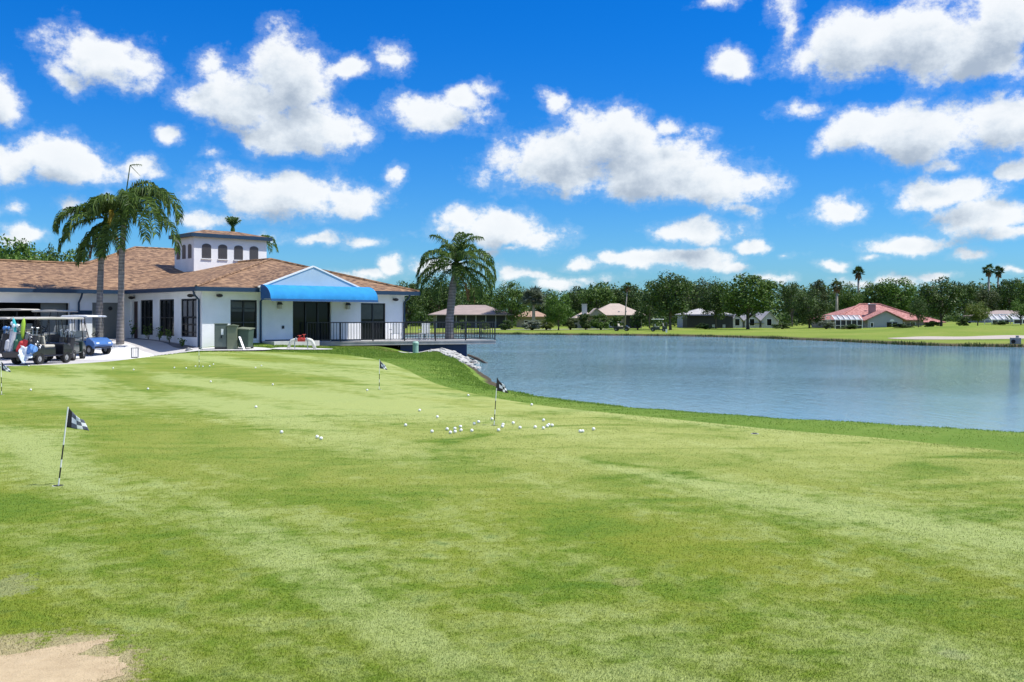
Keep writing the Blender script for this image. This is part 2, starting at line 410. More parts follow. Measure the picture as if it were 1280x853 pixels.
def green_mat(blades_=False):
    m, nd, lk, bs = newmat('mown_green_turf')
    g = nd.new('ShaderNodeNewGeometry'); P = g.outputs['Position']
    # axis of mowing: runs up the green towards the palms
    def dotc(v, k):
        m_ = nd.new('ShaderNodeVectorMath'); m_.operation = 'DOT_PRODUCT'; lk.new(v, m_.inputs[0]); m_.inputs[1].default_value = k; return m_.outputs['Value']
    mp = nd.new('ShaderNodeCombineXYZ'); lk.new(dotc(P, (-.56*.20, .83*.20, 0)), mp.inputs[0]); lk.new(dotc(P, (.83, .56, 0)), mp.inputs[1])
    mp2 = nd.new('ShaderNodeMapping'); mp2.inputs['Rotation'].default_value = (0, 0, R(12)); mp2.inputs['Scale'].default_value = (.7, 1.2, 1); mp2.inputs['Location'].default_value = (13, 4, 0)
    lk.new(P, mp2.inputs['Vector'])
    band = noise(nd, lk, mp.outputs[0], .42, 4, .55, .35)
    patch = noise(nd, lk, mp2.outputs[0], .9, 6, .62, .8)
    mid = noise(nd, lk, P, 4.5, 5, .65, .3)
    fine = noise(nd, lk, P, 42, 4, .75)
    grain = noise(nd, lk, P, 160, 2, .7)
    f = math_(nd, lk, 'ADD', math_(nd, lk, 'MULTIPLY', patch.outputs[0], .55), math_(nd, lk, 'MULTIPLY', mid.outputs[0], .30))
    f = math_(nd, lk, 'ADD', f, math_(nd, lk, 'MULTIPLY', fine.outputs[0], .18))
    base = ramp(nd, [(.36, (.080,.158,.010)), (.46, (.128,.198,.014)), (.56, (.185,.225,.020)), (.70, (.245,.265,.05))]); lk.new(f, base.inputs[0])
    # worn pale silvery turf in drifts along the mowing line
    pf = math_(nd, lk, 'ADD', math_(nd, lk, 'MULTIPLY', band.outputs[0], .62), math_(nd, lk, 'MULTIPLY', mid.outputs[0], .24))
    pf = math_(nd, lk, 'ADD', pf, math_(nd, lk, 'MULTIPLY', patch.outputs[0], .18))
    pale = smooth_map(nd, lk, pf, .475, .585)
    spy = nd.new('ShaderNodeSeparateXYZ'); lk.new(P, spy.inputs[0])
    c = mixc(nd, lk, math_(nd, lk, 'MULTIPLY', pale, .95), base.outputs[0], (.31,.365,.12))
    # yellower far half, with the paleness of its grazing, less shadowed view painted in
    dry_or_lit = math_(nd, lk, 'MULTIPLY', smooth_map(nd, lk, spy.outputs[1], 6.5, 13), smooth_map(nd, lk, patch.outputs[0], .30, .56))
    c = mixc(nd, lk, math_(nd, lk, 'MULTIPLY', dry_or_lit, math_(nd, lk, 'MULTIPLY_ADD', smooth_map(nd, lk, spy.outputs[0], -6, 1.5), .55, .16)), c, (.35,.375,.115))
    # darker lush spots
    dk = smooth_map(nd, lk, mid.outputs[0], .56, .70)
    c = mixc(nd, lk, math_(nd, lk, 'MULTIPLY', math_(nd, lk, 'MULTIPLY', dk, .55), smooth_map(nd, lk, spy.outputs[1], 13, 6)), c, (.065,.135,.014))
    # sandy bare patches towards the front left corner and old hole plugs
    sp = nd.new('ShaderNodeSeparateXYZ'); lk.new(P, sp.inputs[0])
    def spot(x, y, rx, ry, col, amt, c, wob=.6, lo=1.25, hi=.7):
        dx = math_(nd, lk, 'DIVIDE', math_(nd, lk, 'SUBTRACT', sp.outputs[0], x), rx); dy = math_(nd, lk, 'DIVIDE', math_(nd, lk, 'SUBTRACT', sp.outputs[1], y), ry)
        rr = math_(nd, lk, 'ADD', math_(nd, lk, 'MULTIPLY', dx, dx), math_(nd, lk, 'MULTIPLY', dy, dy))
        rr = math_(nd, lk, 'ADD', rr, math_(nd, lk, 'MULTIPLY', math_(nd, lk, 'SUBTRACT', mid.outputs[0], .5), wob * 3))
        rr = math_(nd, lk, 'ADD', rr, math_(nd, lk, 'MULTIPLY', math_(nd, lk, 'SUBTRACT', fine.outputs[0], .5), wob * 2))
        return mixc(nd, lk, math_(nd, lk, 'MULTIPLY', smooth_map(nd, lk, rr, lo, hi), amt), c, col)
    c = spot(-2.25, 4.1, .62, .72, (.45,.36,.22), .75, c, .9)
    c = spot(-3.0, 5.55, .17, .30, (.36,.34,.24), .35, c, 1.8)
    c = spot(.70, 5.82, .10, .10, (.27,.25,.11), .4, c, 1.2)
    c = spot(2.10, 4.57, .085, .085, (.27,.29,.15), .4, c, 1.2)
    # blade-scale grain
    gr = ramp(nd, [(.36, (.42,.45,.42)), (.64, (1.5,1.5,1.4))]); lk.new(math_(nd, lk, 'ADD', math_(nd, lk, 'MULTIPLY', grain.outputs[0], .45), math_(nd, lk, 'MULTIPLY', fine.outputs[0], .55)), gr.inputs[0])
    c = mixc(nd, lk, .5, c, gr.outputs[0], 'MULTIPLY')
    lk.new(c, bs.inputs['Base Color']); bs.inputs['Roughness'].default_value = .85; bs.inputs['Specular IOR Level'].default_value = .2
    if blades_:
        tr = nd.new('ShaderNodeBsdfTranslucent'); lk.new(c, tr.inputs[0]); mx = nd.new('ShaderNodeMixShader'); mx.inputs[0].default_value = .4
        lk.new(bs.outputs[0], mx.inputs[1]); lk.new(tr.outputs[0], mx.inputs[2]); lk.new(mx.outputs[0], nd['Material Output'].inputs[0]); return m
    hh = math_(nd, lk, 'ADD', math_(nd, lk, 'MULTIPLY', grain.outputs[0], .5), math_(nd, lk, 'MULTIPLY', fine.outputs[0], 1.0))
    bump(nd, lk, bs, hh, .75, .014)
    return m
def sand_mat(name, a, b):
    m, nd, lk, bs = newmat(name)
    g = nd.new('ShaderNodeNewGeometry'); n = noise(nd, lk, g.outputs['Position'], 7, 7, .7); n2 = noise(nd, lk, g.outputs['Position'], 120, 3, .7)
    r = ramp(nd, [(.3, a), (.7, b)]); lk.new(math_(nd, lk, 'ADD', math_(nd, lk, 'MULTIPLY', n.outputs[0], .6), math_(nd, lk, 'MULTIPLY', n2.outputs[0], .4)), r.inputs[0])
    lk.new(r.outputs[0], bs.inputs['Base Color']); bs.inputs['Roughness'].default_value = .95
    bump(nd, lk, bs, math_(nd, lk, 'ADD', n.outputs[0], math_(nd, lk, 'MULTIPLY', n2.outputs[0], .25)), .6, .03)
    return m
def water_mat():
    m, nd, lk, bs = newmat('lake_water')
    g = nd.new('ShaderNodeNewGeometry'); sp = nd.new('ShaderNodeSeparateXYZ'); lk.new(g.outputs['Position'], sp.inputs[0])
    mp = nd.new('ShaderNodeMapping'); mp.inputs['Rotation'].default_value = (0, 0, R(20)); mp.inputs['Scale'].default_value = (3.2, .9, 1); lk.new(g.outputs['Position'], mp.inputs[0])
    n1 = noise(nd, lk, mp.outputs[0], 1.0, 3, .6, .6); n2 = noise(nd, lk, mp.outputs[0], 11.0, 3, .6); n3 = noise(nd, lk, g.outputs['Position'], .06, 3, .5)
    r = ramp(nd, [(.3, (.165,.30,.345)), (.7, (.205,.35,.385))]); lk.new(n3.outputs[0], r.inputs[0]); lk.new(r.outputs[0], bs.inputs['Base Color'])
    bs.inputs['Roughness'].default_value = .05; bs.inputs['IOR'].default_value = 1.33
    hh = math_(nd, lk, 'ADD', n1.outputs[0], math_(nd, lk, 'MULTIPLY', n2.outputs[0], .3))
    # sheltered, calmer water close under the near bank
    calm = smooth_map(nd, lk, math_(nd, lk, 'ADD', sp.outputs[1], math_(nd, lk, 'MULTIPLY', sp.outputs[0], .55)), 27, 44)
    wind = smooth_map(nd, lk, n3.outputs[0], .25, .7)
    amp = math_(nd, lk, 'MULTIPLY_ADD', math_(nd, lk, 'MULTIPLY', calm, wind), 2.6, .3)
    b = bump(nd, lk, bs, math_(nd, lk, 'MULTIPLY', hh, amp), 1.0, .16)
    return m
def build_ground():
    def axis(segs):
        out = []
        for a, b, st in segs: out += list(np.arange(a, b, st))
        return np.array(out + [segs[-1][1]])
    xs = axis([(-3000,-600,200),(-600,-120,20),(-120,-50,3),(-50,-20,1),(-20,-8,.6),(-8,12,.33),(12,36,.8),(36,72,1.2),(72,130,3),(130,600,20),(600,3000,200)])
    ys = axis([(-400,-30,25),(-30,0,2),(0,8,.8),(8,58,.36),(58,78,1),(78,146,.9),(146,240,4),(240,600,30),(600,4000,300)])
    gx, gy = np.meshgrid(xs, ys); X = gx.ravel(); Y = gy.ravel()
    Z = H(X, Y)
    for poly in (GREEN_S, PAVE_S, BUNKER_S):
        Z = Z - .06 * ss(.1, .9, sdf(poly, X, Y))
    nx, ny = len(xs), len(ys)
    idx = np.arange(nx * ny).reshape(ny, nx)
    faces = np.stack([idx[:-1,:-1], idx[:-1,1:], idx[1:,1:], idx[1:,:-1]], -1).reshape(-1, 4)
    me = bpy.data.meshes.new('ground'); me.from_pydata(np.stack([X, Y, Z], 1).tolist(), [], faces.tolist())
    me.materials.append(ground_mat()); me.polygons.foreach_set('use_smooth', [True] * len(me.polygons))
    o = bpy.data.objects.new('ground', me); COL.objects.link(o); o['kind'] = 'structure'
    return o
build_ground()
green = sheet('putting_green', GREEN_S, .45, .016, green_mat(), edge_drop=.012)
sand_m = sand_mat('bare_sand', (.33,.24,.13), (.55,.43,.26))
for k, poly in enumerate([SAND_S]): sheet('sand_patch', poly, .07, .024, sand_m, edge_drop=.006)
pave_m = mat('pale_concrete', (.46,.44,.43), .9, .10, .8, bumps=.15)
sheet('pavement', PAVE_S, .7, .012, pave_m)
gravel_m = sand_mat('white_gravel', (.50,.49,.47), (.80,.79,.77))
sheet('gravel_bed', rag([(-16.6,43.4),(-17.0,45.6),(-18.3,47.6),(-20.0,49.6),(-22.4,51.2),(-23.4,49.6),(-21.6,46.5),(-20.4,43.4),(-18.6,42.6)], .05, 5, 4), .4, .022, gravel_m)
sheet('sand_bunker', BUNKER_S, .8, .02, sand_mat('bunker_sand', (.33,.28,.23), (.48,.42,.35)))
sheet('cart_path', spline([(-8,163),(4,164),(12,163),(19,160),(19,158.4),(12,161),(4,162),(-8,161)], 4), 1.2, .05, mat('path_concrete', (.5,.48,.42), .9, .1, .5))
sheet('concrete_pad', spline([(-15.3,45.0),(-12.1,45.2),(-11.6,46.4),(-12.6,47.4),(-15.3,47.3)], 4), .4, .06, M['concrete'])
sheet('concrete_pad', spline([(-11.6,46.6),(-9.2,46.5),(-8.9,47.6),(-10.2,48.2),(-11.5,47.8)], 4), .4, .05, M['concrete'])
w = MB().add([(-60,-60,WATER),(140,-60,WATER),(140,170,WATER),(-60,170,WATER)], [(0,1,2,3)]).build('lake_water', water_mat(), fix=False); w['kind'] = 'structure'

# ---- grass blades: on the bank, the collar of rough and the lawn under the building
def blades(name, n, region, hgt, material, seed):
    r = np.random.default_rng(seed); V = []; Fc = []
    xs, ys, hs = region(r, n)
    zs = H(xs, ys)
    ang = r.uniform(0, 2*PI, len(xs)); hh = hgt * r.uniform(.5, 1.3, len(xs)) * hs; wd = np.maximum(.004, .0007 * np.hypot(xs, ys))
    lean = r.normal(0, .45, (len(xs), 2))
    for x, y, z, a, h, w_, l in zip(xs, ys, zs, ang, hh, wd, lean):
        k = len(V); ca, sa = math.cos(a) * w_, math.sin(a) * w_
        V += [(x-ca, y-sa, z-.01), (x+ca, y+sa, z-.01), (x+l[0]*h, y+l[1]*h, z+h)]; Fc.append((k, k+1, k+2))
    me = bpy.data.meshes.new(name); me.from_pydata(V, [], Fc); me.materials.append(material)
    o = bpy.data.objects.new(name, me); COL.objects.link(o); o['kind'] = 'stuff'
    return tag(o, None, 'grass')
blade_m = leafmat('grass_blades', (.13,.235,.026), (.29,.39,.07), 1.2, .5)
def reg_bank(r, n):
    P = np.array(LAKE_S); k = r.integers(16, 72, n * 2)
    t = r.random(n * 2)[:, None]; p = P[k] * (1 - t) + P[k + 1] * t
    e = P[k + 1] - P[k]; nrm = np.stack([-e[:,1], e[:,0]], 1); nrm = nrm / np.linalg.norm(nrm, axis=1)[:, None]
    off = r.uniform(.9, 5.5, n * 2)[:, None]
    q1 = p + nrm * off; q2 = p - nrm * off
    s1 = sdf(LAKE_S, q1[:,0], q1[:,1]); q = np.where((s1 < 0)[:, None], q1, q2)
    ok = (sdf(GREEN_S, q[:,0], q[:,1]) < -.05) & (sdf(LAKE_S, q[:,0], q[:,1]) < -.7) & (q[:,1] > 6) & (q[:,1] < 50)
    q = q[ok][:n]; sl = -sdf(LAKE_S, q[:,0], q[:,1])
    return q[:,0], q[:,1], .38 + .9 * np.exp(-((sl - 1.4) / .8)**2)
def reg_lawn(r, n):
    x = r.uniform(-16, -1.5, n * 3); y = r.uniform(38, 52.5, n * 3)
    ok = (sdf(GREEN_S, x, y) < -.05) & (sdf(LAKE_S, x, y) < -1) & (sdf(PAVE_S, x, y) < 0)
    # in front of the building's front wall
    ok &= ((x + 15.5) * .694 - (y - 48) * .72) > 1.3
    ok &= ~((x > -15.5) & (x < -11.5) & (y > 44.9) & (y < 47.6)) & ~((x > -11.7) & (x < -8.8) & (y > 46.4) & (y < 48.3))
    return x[ok][:n], y[ok][:n], np.ones(ok.sum())[:n]
blades('bank_grass', 45000, reg_bank, .032, blade_m, 3)['label'] = 'rough grass fringe on the bank along the lake'
blades('lawn_grass', 20000, reg_lawn, .05, blade_m, 4)['label'] = 'rough lawn grass between the green and the clubhouse'

# the blades of the green itself, where the camera is close enough to see them
def turf_blades(n, material):
    r = np.random.default_rng(21)
    d = 3.9 * (1 / (1 - r.random(n)**1.12 * (1 - 3.9/16)))          # denser towards the camera
    x = r.uniform(-.56, .56, n) * d
    ok = (sdf(GREEN_S, x, d) > .1) & (sdf(SAND_S, x, d) < r.normal(.015, .05, n)); x = x[ok]; d = d[ok]; n = len(x)
    z = H(x, d) + .014; a = r.uniform(0, 2*PI, n); h = r.uniform(.005, .013, n); w = .0009 + .00035*d*r.uniform(.6, 1.2, n); lx, ly = r.normal(0, .6, n)*h, r.normal(0, .6, n)*h
    V = np.empty((n, 3, 3)); V[:,0] = np.stack([x-np.cos(a)*w, d-np.sin(a)*w, z-.002], 1); V[:,1] = np.stack([x+np.cos(a)*w, d+np.sin(a)*w, z-.002], 1); V[:,2] = np.stack([x+lx, d+ly, z+h], 1)
    me = bpy.data.meshes.new('turf_blades'); me.vertices.add(n*3); me.loops.add(n*3); me.polygons.add(n)
    me.vertices.foreach_set('co', V.ravel()); me.loops.foreach_set('vertex_index', np.arange(n*3, dtype=np.int32)); me.polygons.foreach_set('loop_start', np.arange(0, n*3, 3, dtype=np.int32))
    me.update(calc_edges=True); me.materials.append(material)
    o = bpy.data.objects.new('turf_blades', me); COL.objects.link(o); o['kind'] = 'stuff'; tag(o, 'short mown grass blades of the practice green', 'grass')
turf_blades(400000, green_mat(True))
# ------------------------------------------------------------------ clubhouse (local frame: a along the front wall, b into the building)
U = np.array((.72, .694)); Wd = np.array((-.694, .72)); P2 = np.array((-15.5, 48.0))
club = empty('clubhouse', (P2[0], P2[1], 0), math.atan2(.694, .72),
             'white stucco golf clubhouse with brown roofs, navy trim and a small square tower', 'clubhouse')
def ab(a, b): p = P2 + U * a + Wd * b; return float(p[0]), float(p[1])
def wall_run(mb, axis, fixed0, fixed1, s0, s1, z0, z1, ops):
    def bx(a, b, c, d):
        if b - a < 1e-4 or d - c < 1e-4: return
        if axis == 'a': mb.box(a, b, fixed0, fixed1, c, d)
        else: mb.box(fixed0, fixed1, a, b, c, d)
    cur = s0
    for (o0, o1, p0, p1) in sorted(ops):
        bx(cur, o0, z0, z1); bx(o0, o1, z0, p0); bx(o0, o1, p1, z1); cur = o1
    bx(cur, s1, z0, z1)
FRONT = [(1.54,3.05,.5,2.5), (5.17,7.6,.30,2.47), (9.58,11.3,.30,2.42)]
LEFT = [(.57,2.38,.60,2.56), (3.18,4.98,.62,2.56), (5.8,7.42,.64,2.56), (7.78,8.5,.42,2.5)]
WING = [(-13.4,-3.3,-.5,2.38), (-2.1,-.4,.36,2.42)]
mb = MB(); wall_run(mb, 'a', 0, .25, 0, 12.7, -.6, 2.98, FRONT); mb.build('wall', M['stucco'], club)
mb = MB(); wall_run(mb, 'b', 0, .25, .25, 8.8, -.6, 2.98, LEFT); mb.build('wall', M['stucco'], club)
mb = MB(); wall_run(mb, 'a', 8.8, 9.05, -14, .25, -.6, 2.98, WING); mb.build('wall', M['stucco'], club)
mb = MB(); mb.box(12.45, 12.7, .25, 26, -1.2, 2.98); mb.build('wall', M['stucco'], club)
mb = MB(); mb.box(-14, 12.45, 26, 26.25, -.6, 2.98); mb.box(-14, -13.75, 9.05, 26, -.6, 2.98); mb.build('wall', M['stucco'], club)
# navy base course and lower band of the cart barn wall
mb = MB(); mb.box(-3.3, -2.12, 8.77, 8.8, 1.62, 1.98); mb.build('wall_band', M['navy'], club)
for a_, b_, z_ in ((3.5, 5.17, .42), (7.6, 9.58, .36)):
    mb = MB(); mb.box(a_, b_, -.02, 0, .2, z_); mb.build('base_course', M['navy'], club)
# cart barn behind the wide opening
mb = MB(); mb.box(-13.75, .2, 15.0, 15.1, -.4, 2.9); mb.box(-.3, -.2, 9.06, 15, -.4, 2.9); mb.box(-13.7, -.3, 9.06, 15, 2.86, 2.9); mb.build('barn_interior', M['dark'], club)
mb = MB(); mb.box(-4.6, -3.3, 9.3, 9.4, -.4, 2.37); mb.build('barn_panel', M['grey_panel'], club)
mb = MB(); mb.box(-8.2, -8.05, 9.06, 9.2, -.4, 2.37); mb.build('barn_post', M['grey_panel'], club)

def window(axis, pos, s0, s1, z0, z1, cols, rows, out=-1, setback=.10, bar=.06):
    """frame with mullions as one part, its glass as a sub-part. pos = wall face; out = outward sign"""
    fr = MB(); d0 = pos - out * setback; d1 = d0 + out * .05
    lo, hi = min(d0, d1), max(d0, d1)
    def bx(a, b, c, d, lo=lo, hi=hi, mbx=fr):
        if axis == 'a': mbx.box(a, b, lo, hi, c, d)
        else: mbx.box(lo, hi, a, b, c, d)
    bx(s0, s0+bar, z0, z1); bx(s1-bar, s1, z0, z1); bx(s0+bar, s1-bar, z0, z0+bar); bx(s0+bar, s1-bar, z1-bar, z1)
    prev = s0 + bar
    cs = [s0 + (s1 - s0) * c for c in cols]
    for c in cs: bx(c-bar/2, c+bar/2, z0+bar, z1-bar)
    edges = [s0+bar] + [x for c in cs for x in (c-bar/2, c+bar/2)] + [s1-bar]
    for r in rows:
        zz = z0 + (z1 - z0) * r
        for i in range(0, len(edges), 2): bx(edges[i], edges[i+1], zz-bar/2, zz+bar/2)
    f = fr.build('window', M['frame'], club)
    g = MB(); e0 = pos - out * (setback - .015) - out * .03
    bx(s0+bar*.5, s1-bar*.5, z0+bar*.5, z1-bar*.5, min(e0, e0-out*.012), max(e0, e0-out*.012), g)
    g.build('pane', M['glass'], f)
    return f
window('a', 0, *FRONT[0], [.5], [.42, .78], out=-1)
window('a', 0, *FRONT[1], [.36, .68], [], out=-1, setback=.18)
window('a', 0, *FRONT[2], [.5], [.5], out=-1)
window('b', 0, *LEFT[0], [.33, .67], [.12, .33, .52], out=-1)
def pale_panes(win, axis, items, y0):
    for (s0, s1, z0, z1) in items:
        m = MB()
        if axis == 'a': m.box(s0, s1, y0, y0+.008, z0, z1)
        else: m.box(y0, y0+.008, s0, s1, z0, z1)
        m.build('pale_pane', M['pale_pane'], win)
M['pale_pane'] = mat('painted_pane_reflection', (.16,.165,.17), .25, .2, 3)  # flat pale panels before the glass paint the left window's reflections as colour
M['pale_pane_dim'] = mat('dim_pane_grey', (.05,.05,.048), .2, .2, 3)  # dimmer grey panels before the glass of the front windows
wl = COL.objects['window.003'] if 'window.003' in COL.objects else None
if wl: pale_panes(wl, 'b', [(.68,1.08,1.65,2.46),(1.24,1.70,1.65,2.46),(1.86,2.28,1.65,2.46),(.68,1.08,.66,1.2),(1.24,1.70,.66,1.2),(.68,1.08,1.28,1.56),(1.24,1.70,1.28,1.56)], .088)
M['pale_pane'] = M['pale_pane_dim']
pale_panes(COL.objects['window'], 'a', [(1.62,2.25,1.9,2.42),(2.36,2.98,1.9,2.42)], .088)
pale_panes(COL.objects['window.002'], 'a', [(9.66,10.38,1.5,2.34),(10.5,11.22,1.5,2.34)], .088)
window('b', 0, *LEFT[1], [.33, .67], [.5], out=-1)
window('b', 0, *LEFT[2], [.33, .67], [.5], out=-1)
d = MB(); d.box(.10, .15, 7.78, 8.5, .42, 2.5); d = d.build('door', M['red_door'], club)
h = MB(); h.tube([(.06, 7.9, 1.4), (.06, 7.9, 1.62)], .018); h.build('door_handle', M['brass'], d)
d = MB(); d.box(-2.1, -.4, 8.9, 8.96, .36, 2.42); d = d.build('door', M['grey_panel'], club, label='wide grey service door')
h = MB(); h.sphere((-1.1, 8.84, 2.1), .11, sq=(1, .6, 1)); h.build('door_lamp', M['frame'], d)
# glazed sill line under the first window
mb = MB(); mb.box(1.5, 3.1, -.05, 0, .42, .5); mb.build('window_sill', M['white'], club)

S1, S2, ZE = .225, .228, 3.10
def zf(dist, s=S1): return ZE + s * dist
rf = MB()
A = (9.0, 9.0, zf(9.6)); VT = (9.0, 17.67, zf(9.6))
rf.slab([(-.6,-.6,ZE), (13.3,-.6,ZE), A], .09)
rf.slab([(-.6,-.6,ZE), A, VT, (-.6,8.2,ZE)], .09)
rf.slab([(13.3,-.6,ZE), (13.3,17.67,ZE), VT, A], .09)
pav = rf.build('roof', M['shingle'], club, label='brown hipped roof of the front pavilion')
def zw(b): return ZE + S2 * (b - 8.2)
rf = MB()
rf.slab([(-14.6,8.2,ZE), (-.6,8.2,ZE), VT, (13.3,17.67,zw(17.67)), (13.3,23.8,zw(23.8)), (6.5,23.8,zw(23.8)), (.3,16.2,zw(16.2)), (-14.6,16.2,zw(16.2))], .09)
rf.slab([(-14.6,16.22,zw(16.2)), (.3,16.22,zw(16.2)), (.3,26.6,ZE), (-14.6,26.6,ZE)], .09)
rf.slab([(.3,16.24,zw(16.2)), (6.5,23.82,zw(23.8)), (.3,33,4.0)], .09)
rf.slab([(6.5,23.84,zw(23.8)), (13.3,23.84,zw(23.8)), (13.3,33,4.0), (.3,33.02,4.0)], .09)
rf.build('roof', M['shingle'], club, label='long brown roof over the cart wing and hall')
rc = MB(); up = .03
rc.tube([(-.6,-.6,ZE+up), (9,9,zf(9.6)+up)], .085, 6); rc.tube([(9,9,zf(9.6)+up), (9,13.1,zf(9.6)+up)], .085, 6); rc.tube([(13.3,-.6,ZE+up), (9,9,zf(9.6)+up)], .085, 6)
rc.build('ridge_cap', M['shingle'], pav)
rc = MB(); rc.tube([(-14.6,16.2,zw(16.2)+up), (.3,16.2,zw(16.2)+up), (6.5,23.8,zw(23.8)+up), (13.3,23.8,zw(23.8)+up)], .085, 6); rc.build('ridge_cap', M['shingle'], club)
# fascia boards, gutters and soffits
fa = MB()
fa.box(-.66, 13.36, -.66, -.605, 2.90, 3.12); fa.box(-.66, -.605, -.605, 8.14, 2.90, 3.12); fa.box(-14.6, -.605, 8.14, 8.195, 2.90, 3.12); fa.box(13.305, 13.36, -.605, 24, 2.90, 3.12)
fa.build('fascia', M['navy'], club)
so = MB(); so.box(-.6, 13.3, -.6, -.003, 2.90, 2.93); so.box(-.6, -.003, .0, 8.19, 2.90, 2.93); so.box(-14.5, -.6, 8.2, 8.797, 2.90, 2.93); so.box(12.71, 13.3, .0, 24, 2.90, 2.93)
so.build('soffit', M['white'], club)
def downspout(pts):
    m = MB(); m.tube(pts, .055, 8); m.build('downspout', M['navy'], club)
downspout([(-.6,-.3,2.9), (-.5,-.2,2.72), (-.07,.22,2.5), (-.07,.22,.1)])
downspout([(3.22,-.6,2.9), (3.22,-.5,2.72), (3.22,-.07,2.45), (3.22,-.07,.2)])
downspout([(12.62,-.6,2.9), (12.62,-.5,2.72), (12.62,-.07,2.5), (12.62,-.07,.1)])
downspout([(-2.85,8.2,2.9), (-2.85,8.35,2.7), (-2.85,8.70,2.4), (-2.85,8.70,.1)])
# entrance gable with white verge, and the curved blue awning below it
g = MB(); g.prism([(2.8,3.16),(9.1,3.16),(5.95,4.30)], -.80, -.70, 'y'); g.prism([(2.8,2.93),(9.1,2.93),(9.1,3.16),(2.8,3.16)], -.80, -.70, 'y')
g = g.build('gable', M['gable'], club)
t = MB(); t.bar((2.68,-.78,3.16), (5.95,-.78,4.34), .12, .075); t.bar((5.95,-.78,4.34), (9.22,-.78,3.16), .12, .075); t.build('verge_trim', M['white'], g)
gr = MB(); gr.slab([(2.7,-.72,3.2), (5.95,-.72,4.35), (5.95,4.95,4.35), (2.7,-.1,3.21)], .06); gr.slab([(5.95,-.72,4.35), (9.2,-.72,3.2), (9.2,-.1,3.21), (5.95,4.95,4.35)], .06)
gr.build('gable_roof', M['shingle'], g)
aw = MB(); n = 10; a0, a1 = 2.8, 9.45; segs = 14
prof = [(-.82 - 1.0 * math.sin(t * PI / 2 / n), 2.56 + .74 * math.cos(t * PI / 2 / n)) for t in range(n + 1)]
vv = []; ff = []
for k in range(segs * 4 + 1):
    a = a0 + (a1 - a0) * k / (segs * 4); sag = .014 * abs(math.sin(PI * k / 4))
    for (b_, z_) in prof: vv.append((a, b_ + sag, z_ - sag * .6))
for k in range(segs * 4):
    for j in range(n): ff.append((k*(n+1)+j, k*(n+1)+j+1, (k+1)*(n+1)+j+1, (k+1)*(n+1)+j))
aw.add(vv, ff); aw = aw.build('awning', M['awning'], club, smooth=True)
for a in (a0 - .004, a1 + .004):
    sd = MB(); sd.prism([(-.82, 2.56)] + [(y, z) for y, z in prof], a - .006, a + .006, 'x'); sd.build('awning_side', M['awning_dark'], aw)
vl = MB(); vl.box(a0, a1, -1.84, -1.82, 2.44, 2.555); vl.box(a0, a1, -1.81, -1.78, 2.5, 2.54); vl.box(a0, a0+.03, -1.81, -.82, 2.5, 2.54); vl.box(a1-.03, a1, -1.81, -.82, 2.5, 2.54); vl.build('valance', M['awning_dark'], aw)
# lights on the walls
def lantern(a, z):
    m = MB(); m.box(a-.06, a+.06, -.03, 0, z-.1, z+.14); m.box(a-.04, a+.04, -.14, -.03, z+.08, z+.12)
    m.prism([(a-.13, z+.08), (a+.13, z+.08), (a+.05, z+.22), (a-.05, z+.22)], -.24, -.05, 'y')
    l = m.build('wall_lantern', M['frame'], club)
    q = MB(); q.box(a-.085, a+.085, -.22, -.06, z-.14, z+.075); q.build('lantern_glass', M['beige'], l)
lantern(4.3, 2.2); lantern(8.62, 2.2)
def flood(p, q):
    m = MB(); m.bar(p, q, .16, .12); m.tube([p, q], .05); m.sphere(q, .13, 10, 6, sq=(1.3, 1, .7)); m.build('floodlight', M['frame'], club)
flood((.84,-.02,2.72), (.84,-.22,2.70)); flood((11.9,-.02,2.66), (11.9,-.22,2.64)); flood((-.02,.8,2.72), (-.24,.8,2.70)); flood((-.02,8.25,2.72), (-.24,8.1,2.70))
mb = MB(); mb.box(4.5, 4.62, -.06, 0, 1.0, 1.16); mb.build('outlet_box', M['frame'], club)
# tower
ta, tb, tw, td = 5.9, 13.2, 5.2, 2.8
tm = MB(); tm.box(ta, ta+tw, tb, tb+td, 3.6, 6.80)
tower = tm.build('tower', M['tower_white'], club)
tr = MB(); o = .24; zt = 7.0
x0, x1, y0, y1 = ta-o, ta+tw+o, tb-o, tb+td+o; ym = (y0+y1)/2; hh = (y1-y0)/2; zr = zt + .25*hh
tr.slab([(x0,y0,zt),(x1,y0,zt),(x1-hh,ym,zr),(x0+hh,ym,zr)], .07); tr.slab([(x1,y0,zt),(x1,y1,zt),(x1-hh,ym,zr)], .07)
tr.slab([(x1,y1,zt),(x0,y1,zt),(x0+hh,ym,zr),(x1-hh,ym,zr)], .07); tr.slab([(x0,y1,zt),(x0,y0,zt),(x0+hh,ym,zr)], .07)
tr.build('tower_roof', M['shingle'], tower)
tf = MB(); q = .05
tf.box(x0-q, x1+q, y0-q, y0, 6.78, 7.02); tf.box(x0-q, x1+q, y1, y1+q, 6.78, 7.02); tf.box(x0-q, x0, y0, y1, 6.78, 7.02); tf.box(x1, x1+q, y0, y1, 6.78, 7.02)
tf.box(x0, x1, y0, y1, 6.80, 6.83)
tf.build('tower_fascia', M['navy'], tower)
def arch(cx, w, z0, z1):
    r = w / 2; rise = r * .55
    return [(cx-r, z0), (cx+r, z0)] + [(cx + r*math.cos(t), z1 - rise + rise*math.sin(t)) for t in np.linspace(0, PI, 9)]
for t in (.86, 1.99, 3.12, 4.25):
    m = MB(); m.prism(arch(ta+t, .62, 5.42, 6.38), tb-.03, tb+.02, 'y', 0)
    m.box(ta+t-.36, ta+t+.36, tb-.07, tb-.001, 5.36, 5.42, 1)
    m.build('tower_window', [M['louver'], M['white']], tower)
for t in (.56, 1.40, 2.22):
    m = MB(); m.prism(arch(tb+t, .46, 5.42, 6.34), ta-.03, ta+.02, 'x', 0)
    m.build('tower_window', [M['louver'], M['white']], tower)

